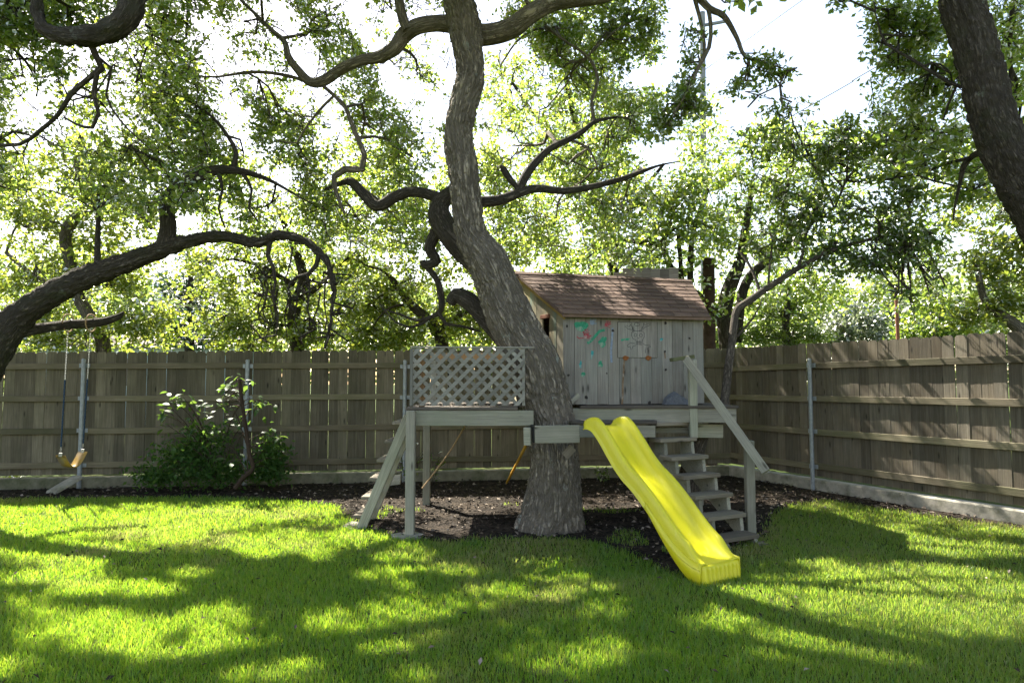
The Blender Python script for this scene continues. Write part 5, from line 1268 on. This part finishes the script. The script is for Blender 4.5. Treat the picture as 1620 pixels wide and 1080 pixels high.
# low neighbouring outbuilding showing over the fence
M_WALLB = plain('pale_blue_wall', (0.42, 0.52, 0.60), 0.8, 0.2, 0.12, 3.0)
M_ROOFB = plain('grey_brown_roof', (0.16, 0.13, 0.11), 0.9, 0.2, 0.3, 12.0, 0.4)
bx0, bx1 = P(60, 550, 22).x, P(330, 550, 22).x
nb_ = empty('outbuilding', V((bx0 + bx1) / 2, 24, 0), 'low pale blue outbuilding with grey-brown roof just showing over the fence', 'building')
zw = P(100, 548, 22).z
def slab_box(name, x0, x1, y0, y1, z0, z1, mat, parent):
    return board(name, V(x0, (y0 + y1) / 2, (z0 + z1) / 2), V(x1, (y0 + y1) / 2, (z0 + z1) / 2), z1 - z0, y1 - y0, mat, parent, (0, 0, 1), 0.0)
slab_box('wall', bx0, bx1, 22, 22.2, 0, zw, M_WALLB, nb_)
slab_box('wall', bx0, bx1, 26, 26.2, 0, zw, M_WALLB, nb_)
slab_box('wall', bx0 + .003, bx0 + .2, 22.2, 26, 0, zw, M_WALLB, nb_)
slab_box('wall', bx1 - .2, bx1 - .003, 22.2, 26, 0, zw, M_WALLB, nb_)
for s_ in (0, 1):
    y0, y1 = (21.7, 24.1) if s_ == 0 else (26.5, 24.1)
    prism('roof', [V(bx0 - .3, y0, zw - .03), V(bx1 + .3, y0, zw - .03), V(bx1 + .3, y1, zw + .42), V(bx0 - .3, y1, zw + .42)], V(0, 0, .08 + .002 * s_), M_ROOFB, nb_)
for k in range(3):
    xx = bx0 + .8 + k * 1.9
    wi = slab_box('window', xx, xx + .8, 21.96, 22.0, zw - 1.3, zw - .4, plain('window_glass', (0.05, 0.07, 0.09), 0.1, 0.6), nb_)

# ================================================================== SWING
M_CHAIN = plain('chain_steel', (0.45, 0.45, 0.43), 0.45, 0.5, 0.3, 90.0, 0.3, metallic=0.6)
M_SLEEVE = plain('blue_sleeve', (0.012, 0.035, 0.075), 0.6, 0.3, 0.2, 30.0)
t = NT('worn_yellow_seat')
n1 = t.tex('Noise', t.coord('Object'), Scale=6.0, Detail=4.0)
t.bsdf(t.mix(t.ramp(n1.outputs[0], [(0.45, 0.0), (0.62, 0.7)]), (0.30, 0.19, 0.035), (0.25, 0.21, 0.16)), 0.5, None, 0.4)
M_SEAT = t.m
swing = empty('swing', P(112, 735, 8.65), 'yellow strap swing on blue-sleeved chains hanging from the low oak limb', 'swing')
ends = []
for (xt, xb, yb, Yt, Yb) in ((108, 96, 716, 8.6, 8.55), (144, 131, 710, 8.7, 8.85)):
    top, bot = P(xt, 512, Yt), P(xb, yb, Yb)
    ends.append(bot)
    # chain of links down to the seat
    v_all = Bag(); n_l = int((top - bot).length / 0.034)
    d = (bot - top).normalized(); side = V(1, 0, 0); oth = d.cross(side).normalized(); side = oth.cross(d)
    for k in range(n_l):
        c = top + d * (k + .5) * 0.034; ax = side if k % 2 else oth
        ringp = [c + d * (0.021 * math.cos(a)) + ax * (0.008 * math.sin(a)) for a in np.linspace(0, 2 * math.pi, 9)]
        v, q, b, _ = tube(np.array([tuple(p) for p in ringp]), [0.0028] * 9, 4); v_all.add(v, q, b)
    chn = obj('chain', v_all.mesh('chain', M_CHAIN), swing)
    s0 = top + (bot - top) * 0.44; s1 = top + (bot - top) * 0.955
    v, q, b, _ = tube(np.array([tuple(s0), tuple((s0 + s1) / 2), tuple(s1)]), [0.010] * 3, 10)
    obj('sleeve', fast_mesh('sleeve', v, q, mat=M_SLEEVE, smooth=True), chn)
    loopp = [top + V(0, .115 * math.sin(a), .01 + .115 * math.cos(a)) for a in np.linspace(0, 2 * math.pi, 15)]
    v, q, b, _ = tube(np.array([tuple(p) for p in loopp]), [0.009] * 15, 6)
    obj('hanger_loop', fast_mesh('hanger_loop', v, q, mat=M_ROPE, smooth=True), chn)
e0, e1 = ends
wv = (e1 - e0).normalized(); dv = wv.cross(V(0, 0, 1)).normalized()
gv = []; gf = []
N = 14
for i in range(N + 1):
    f_ = i / N
    for (o_, h_) in ((-.08, 0), (.08, 0), (.08, -.012), (-.08, -.012)):
        p = e0 + (e1 - e0) * f_ + V(0, 0, -0.03 - 0.17 * (1 - (2 * f_ - 1) ** 2)) + dv * o_
        gv.append(p + V(0, 0, h_))
for i in range(N):
    for k in range(4): gf.append((i * 4 + k, i * 4 + (k + 1) % 4, i * 4 + 4 + (k + 1) % 4, i * 4 + 4 + k))
gf += [(0, 1, 2, 3), (N * 4 + 3, N * 4 + 2, N * 4 + 1, N * 4)]
obj('seat', new_mesh('seat', gv, gf, M_SEAT, True), swing)
for e in ends: board('shackle', e + V(0, 0, .0), e + V(0, 0, -.05), .05, .02, M_CHAIN, swing, dv, .003)

# ================================================================== SHRUB BY THE FENCE
M_STEM = bark_mat('shrub_stem', (0.17, 0.12, 0.09), (0.09, 0.06, 0.045), 2.0, deep=0.006)
L_SHRUB = leaf_mat('shrub_leaf', (0.03, 0.075, 0.02), (0.05, 0.10, 0.03), (0.10, 0.22, 0.03), (0.22, 0.34, 0.05), 0.4, 0.008, 0.5)
shrub = empty('shrub', P(385, 768, 9.5), 'broad leafy shrub with cut woody stem standing against the fence', 'shrub')
sb = Bag()
def stem(pts, w, sides=8):
    p, r = spline([P(*a) for a in pts], w, 0.05); v, q, b, _ = tube(p, r, sides); return v, q, b, p
v, q, b, p_main = stem([(372, 772, 9.0), (385, 755, 9.0), (400, 740, 9.02), (394, 715, 9.05), (388, 670, 9.1), (382, 630, 9.1), (379, 600, 9.1)], [.035, .032, .03, .028, .026, .025, .026])
obj('stem', fast_mesh('stem', v, q, mat=M_STEM, smooth=True, attrs={'bark': b}), shrub)
rs = random.Random(5)
tips = []
for k in range(26):
    x, y = rs.uniform(262, 405), rs.uniform(620, 745)
    if y < 635 and x > 340: x -= 40
    Yk = 9.4 + rs.uniform(-.3, .25)
    p0 = p_main[rs.randrange(2, len(p_main) - 4)] if x > 320 else np.array(P(350, 765, 9.4))
    e = np.array(P(x, y, Yk)); m = (p0 + e) / 2 + np.array([0, 0, .12])
    v, q, b, _ = tube(*spline([p0, m, e], [.009, .007, .004], .08), 5); sb.add(v, q, b); tips.append(e)
for (x, y) in ((275, 632), (290, 628), (262, 657), (300, 640), (372, 605), (395, 606), (405, 635), (415, 638), (352, 622), (365, 625), (330, 650), (345, 640), (428, 690), (440, 700), (425, 715), (445, 725), (430, 745), (415, 730)):
    e = np.array(P(x, y, 9.3)); p0 = p_main[np.argmin(((p_main - e) ** 2).sum(1))] if x > 320 else np.array(P(330, 700, 9.4))
    v, q, b, _ = tube(*spline([p0, (p0 + e) / 2 + np.array([0, 0, .05]), e], [.008, .006, .003], .08), 5); sb.add(v, q, b); tips.append(e); tips.append(e)
obj('twigs', sb.mesh('twigs', M_STEM), shrub)['kind'] = 'stuff'
# broad leaves one by one
def leaf_one(L, wd, mat):
    v = []; f = []
    for i, (a, b_, h) in enumerate(((0, .0, 0), (.25, .42, .05), (.55, .5, .06), (.82, .28, .02), (1, 0, -.10))):
        v += [(a * L, b_ * wd, h * L + .15 * b_ * wd), (a * L, 0, h * L), (a * L, -b_ * wd, h * L + .15 * b_ * wd)]
    for i in range(4):
        k = i * 3
        f += [(k, k + 3, k + 4, k + 1), (k + 1, k + 4, k + 5, k + 2)]
    me = new_mesh('leaf', v, f, mat, True)
    at = me.attributes.new('rnd', 'FLOAT', 'POINT'); at.data.foreach_set('value', [random.random()] * len(v))
    return me
lms = [leaf_one(.13, .055, L_SHRUB), leaf_one(.115, .05, L_SHRUB), leaf_one(.15, .06, L_SHRUB), leaf_one(.10, .045, L_SHRUB)]
cnt = 0
for e in tips * 5:
    if cnt >= 230: break
    e_ = Vector(e) + V(rs.gauss(0, .07), rs.gauss(0, .07), rs.gauss(0, .06))
    R_ = Matrix.Rotation(rs.uniform(0, 6.28), 4, 'Z') @ Matrix.Rotation(rs.uniform(-.3, .9), 4, 'Y') @ Matrix.Rotation(rs.uniform(-.7, .7), 4, 'X')
    obj('leaf', lms[cnt % 4], shrub, Matrix.Translation(e_) @ R_); cnt += 1
# low dense foliage at its foot
lp = []; ld = []
for (x, y, rx, ry, n) in ((300, 735, 65, 28, 900), (250, 755, 40, 14, 450), (345, 748, 60, 22, 800), (430, 720, 26, 32, 700), (425, 750, 32, 16, 450), (330, 690, 46, 30, 420), (290, 715, 40, 24, 400)):
    c = np.array(P(x, y, 9.4)); k = 9.4 / FPX
    u = RNG.normal(0, .48, (n, 3)) * np.array([rx * k, .25, ry * k]); pnt = c + u; pnt[:, 2] = np.maximum(pnt[:, 2], .03)
    pnt[:, 1] = np.minimum(pnt[:, 1], 9.72)
    lp.append(pnt); ld.append(RNG.normal(0, 1, (n, 3)) + np.array([0, -.3, .1]))
lp = np.concatenate(lp); ld = np.concatenate(ld)
obj('foliage', leaves_mesh('foliage', lp, ld, RNG.uniform(.05, .10, len(lp)), .45, L_SHRUB), shrub)['kind'] = 'stuff'
# small weeds
def weed(px, py, h, n, label, mat=L_SHRUB):
    g = G(px, py); rt = empty('weed', g, label, 'plant')
    bg = Bag(); ps = []; ds = []
    for k in range(n):
        a = random.uniform(0, 6.28); e = np.array(g) + np.array([math.cos(a) * h * .5 * random.random(), math.sin(a) * h * .4 * random.random(), h * random.uniform(.5, 1)])
        v, q, b, _ = tube(*spline([np.array(g), (np.array(g) + e) / 2 + np.array([0, 0, h * .1]), e], [.004, .003, .002], .05), 4); bg.add(v, q, b)
        for j in range(9): ps.append(np.array(g) + (e - np.array(g)) * random.uniform(.3, 1.05) + RNG.normal(0, .03, 3)); ds.append(RNG.normal(0, 1, 3))
    obj('stem', bg.mesh('stem', M_STEM), rt)
    obj('foliage', leaves_mesh('foliage', np.array(ps), np.array(ds), RNG.uniform(.04, .08, len(ps)), .5, mat), rt)['kind'] = 'stuff'
weed(640, 772, .75, 9, 'green weedy plant in the mulch behind the ladder', L_BROAD)
weed(682, 770, .6, 5, 'small green weed by the rear platform post', L_BROAD)
weed(22, 770, .22, 6, 'tiny weed at the fence footing near the swing', L_BROAD)
weed(955, 765, .3, 6, 'low green weed in the mulch behind the slide', L_BROAD)

# ================================================================== GRASS, MULCH CHIPS, FALLEN LEAVES
t = NT('grass_blade')
r = t.attr('rnd'); dry = t.attr('dry')
c1 = t.mix(r, (0.034, 0.115, 0.014), (0.075, 0.175, 0.022)); c1 = t.mix(dry, c1, (0.24, 0.21, 0.085))
c2 = t.mix(r, (0.27, 0.58, 0.025), (0.62, 0.76, 0.06)); c2 = t.mix(dry, c2, (0.50, 0.45, 0.18))
d = t.node('BsdfDiffuse'); t.set(d.inputs[0], c1); x = t.node('BsdfTranslucent'); t.set(x.inputs[0], c2)
m1 = t.node('MixShader'); m1.inputs[0].default_value = .45; t.l.new(d.outputs[0], m1.inputs[1]); t.l.new(x.outputs[0], m1.inputs[2])
g = t.node('BsdfGlossy'); g.inputs['Roughness'].default_value = .4
m2 = t.node('MixShader'); m2.inputs[0].default_value = .035; t.l.new(m1.outputs[0], m2.inputs[1]); t.l.new(g.outputs[0], m2.inputs[2])
t.l.new(m2.outputs[0], t.out.inputs[0])
M_GRASS = t.m
def value_noise(x, y, s, seed):
    r_ = np.random.default_rng(seed); tab = r_.random((64, 64))
    fx, fy = x * s, y * s; ix, iy = np.floor(fx).astype(int), np.floor(fy).astype(int); fx -= ix; fy -= iy
    fx = fx * fx * (3 - 2 * fx); fy = fy * fy * (3 - 2 * fy)
    g_ = lambda a, b: tab[a % 64, b % 64]
    return (g_(ix, iy) * (1 - fx) + g_(ix + 1, iy) * fx) * (1 - fy) + (g_(ix, iy + 1) * (1 - fx) + g_(ix + 1, iy + 1) * fx) * fy
gp_ = []
for (y0, y1, dens) in ((2.3, 3.2, 3000), (3.2, 4.4, 9500), (4.4, 5.6, 7000), (5.6, 7.2, 4600), (7.2, 9.6, 3000)):
    xm = 0.80 * y1 + 0.9
    n = int((y1 - y0) * 2 * xm * dens)
    gp_.append(np.stack([RNG.uniform(-xm, xm, n), RNG.uniform(y0, y1, n)], 1))
gp_ = np.concatenate(gp_)
x, y = gp_[:, 0], gp_[:, 1]
bed = in_bed(x + RNG.normal(0, .05, len(x)), y + RNG.normal(0, .07, len(x)))
tuft = (value_noise(x, y, 2.6, 5) > .80) & (RNG.random(len(x)) < .5) & (y < 8.6)
patch = value_noise(x, y, 1.1, 3) * .6 + value_noise(x, y, 4.3, 4) * .4
keep = (~bed | tuft) & (RNG.random(len(x)) < np.clip(.55 + patch, 0, 1)) & (x < 3.64 + (11.1 - y) * .505)
x, y, patch, bed = x[keep], y[keep], patch[keep], bed[keep]
n = len(x)
far = np.clip((y - 3.2) / 6, 0, 1)
hgt = RNG.uniform(.02, .05, n) * (0.8 + .5 * patch) * np.where(bed, 1.3, 1)
wid = RNG.uniform(.0028, .0048, n) * (1 + 1.1 * far)
ang = RNG.uniform(0, 2 * math.pi, n); lean_ = RNG.uniform(.1, .75, n) * hgt; la = RNG.uniform(0, 2 * math.pi, n)
wx, wy = np.cos(ang) * wid / 2, np.sin(ang) * wid / 2
lx_, ly_ = np.cos(la) * lean_, np.sin(la) * lean_
zz0 = np.full(n, -.002)
b0 = np.stack([x - wx, y - wy, zz0], 1); b1 = np.stack([x + wx, y + wy, zz0], 1)
m0 = np.stack([x - wx * .8 + lx_ * .35, y - wy * .8 + ly_ * .35, hgt * .6], 1); m1_ = np.stack([x + wx * .8 + lx_ * .35, y + wy * .8 + ly_ * .35, hgt * .6], 1)
tp = np.stack([x + lx_, y + ly_, hgt], 1)
gv = np.stack([b0, b1, m1_, m0, tp], 1).reshape(-1, 3)
i5 = np.arange(n)[:, None] * 5
gq = i5 + np.array([[0, 1, 2, 3]]); gt = i5 + np.array([[3, 2, 4]])
dryv = np.clip((value_noise(x, y, .8, 9) * .5 + value_noise(x, y, 3.1, 8) * .5 - .52) * 2.4, 0, .7) * (RNG.random(n) < .7) + (RNG.random(n) < .07) * .6
right = np.clip((x - .8) / 2.0, 0, 1) * .45
grass = obj('grass', fast_mesh('grass', gv, gq, gt, M_GRASS, False, {'rnd': np.repeat(RNG.random(n), 5), 'dry': np.repeat(np.clip(dryv + right * RNG.random(n), 0, .9), 5)}))
tag(grass, 'short green lawn grass in sun and shade', 'grass', kind='stuff')
NG = n
# mulch chips and leaf litter
n = 15000
x = RNG.uniform(-9, 7, n); y = RNG.uniform(5.0, 11, n)
ok = in_bed(x, y) & (y < np.where(x < CORNER.x, FL0.y + (CORNER.y - FL0.y) * (x - FL0.x) / (CORNER.x - FL0.x), CORNER.y - (x - CORNER.x) / .505) - .1)
x, y = x[ok], y[ok]; n = len(x)
p = np.stack([x, y, RNG.uniform(.02, .04, n)], 1); d_ = RNG.normal(0, 1, (n, 3)); d_[:, 2] *= .25
t = NT('leaf_litter'); r = t.attr('rnd')
t.bsdf(t.ramp(r, [(0.0, (0.015, 0.012, 0.01)), (0.6, (0.055, 0.042, 0.032)), (0.8, (0.15, 0.12, 0.09)), (1.0, (0.30, 0.25, 0.21))]), .85, None, .2)
M_LITTER = t.m
tag(obj('mulch_chips', leaves_mesh('mulch_chips', p, d_, RNG.uniform(.02, .075, n), .5, M_LITTER, 1.6)), 'dry leaves and bark chips lying on the mulch', 'leaf litter', kind='stuff')
n = 420
x = RNG.uniform(-6, 6, n); y = RNG.uniform(3.2, 8.5, n); ok = ~in_bed(x, y); x, y = x[ok], y[ok]; n = len(x)
p = np.stack([x, y, RNG.uniform(.035, .055, n)], 1); d_ = RNG.normal(0, 1, (n, 3)); d_[:, 2] *= .3
xx = RNG.uniform(LX, 0.1, 160); yy = RNG.uniform(6.84, 7.6, 160)
p = np.concatenate([p, np.stack([xx, yy, np.full(160, DZ + .012)], 1)]); d2 = RNG.normal(0, 1, (160, 3)); d2[:, 2] *= .1; d_ = np.concatenate([d_, d2])
tag(obj('fallen_leaves', leaves_mesh('fallen_leaves', p, d_, RNG.uniform(.025, .05, len(p)), .5, M_LITTER, 1.6)), 'brown fallen leaves scattered over lawn and deck', 'leaf litter', kind='stuff')
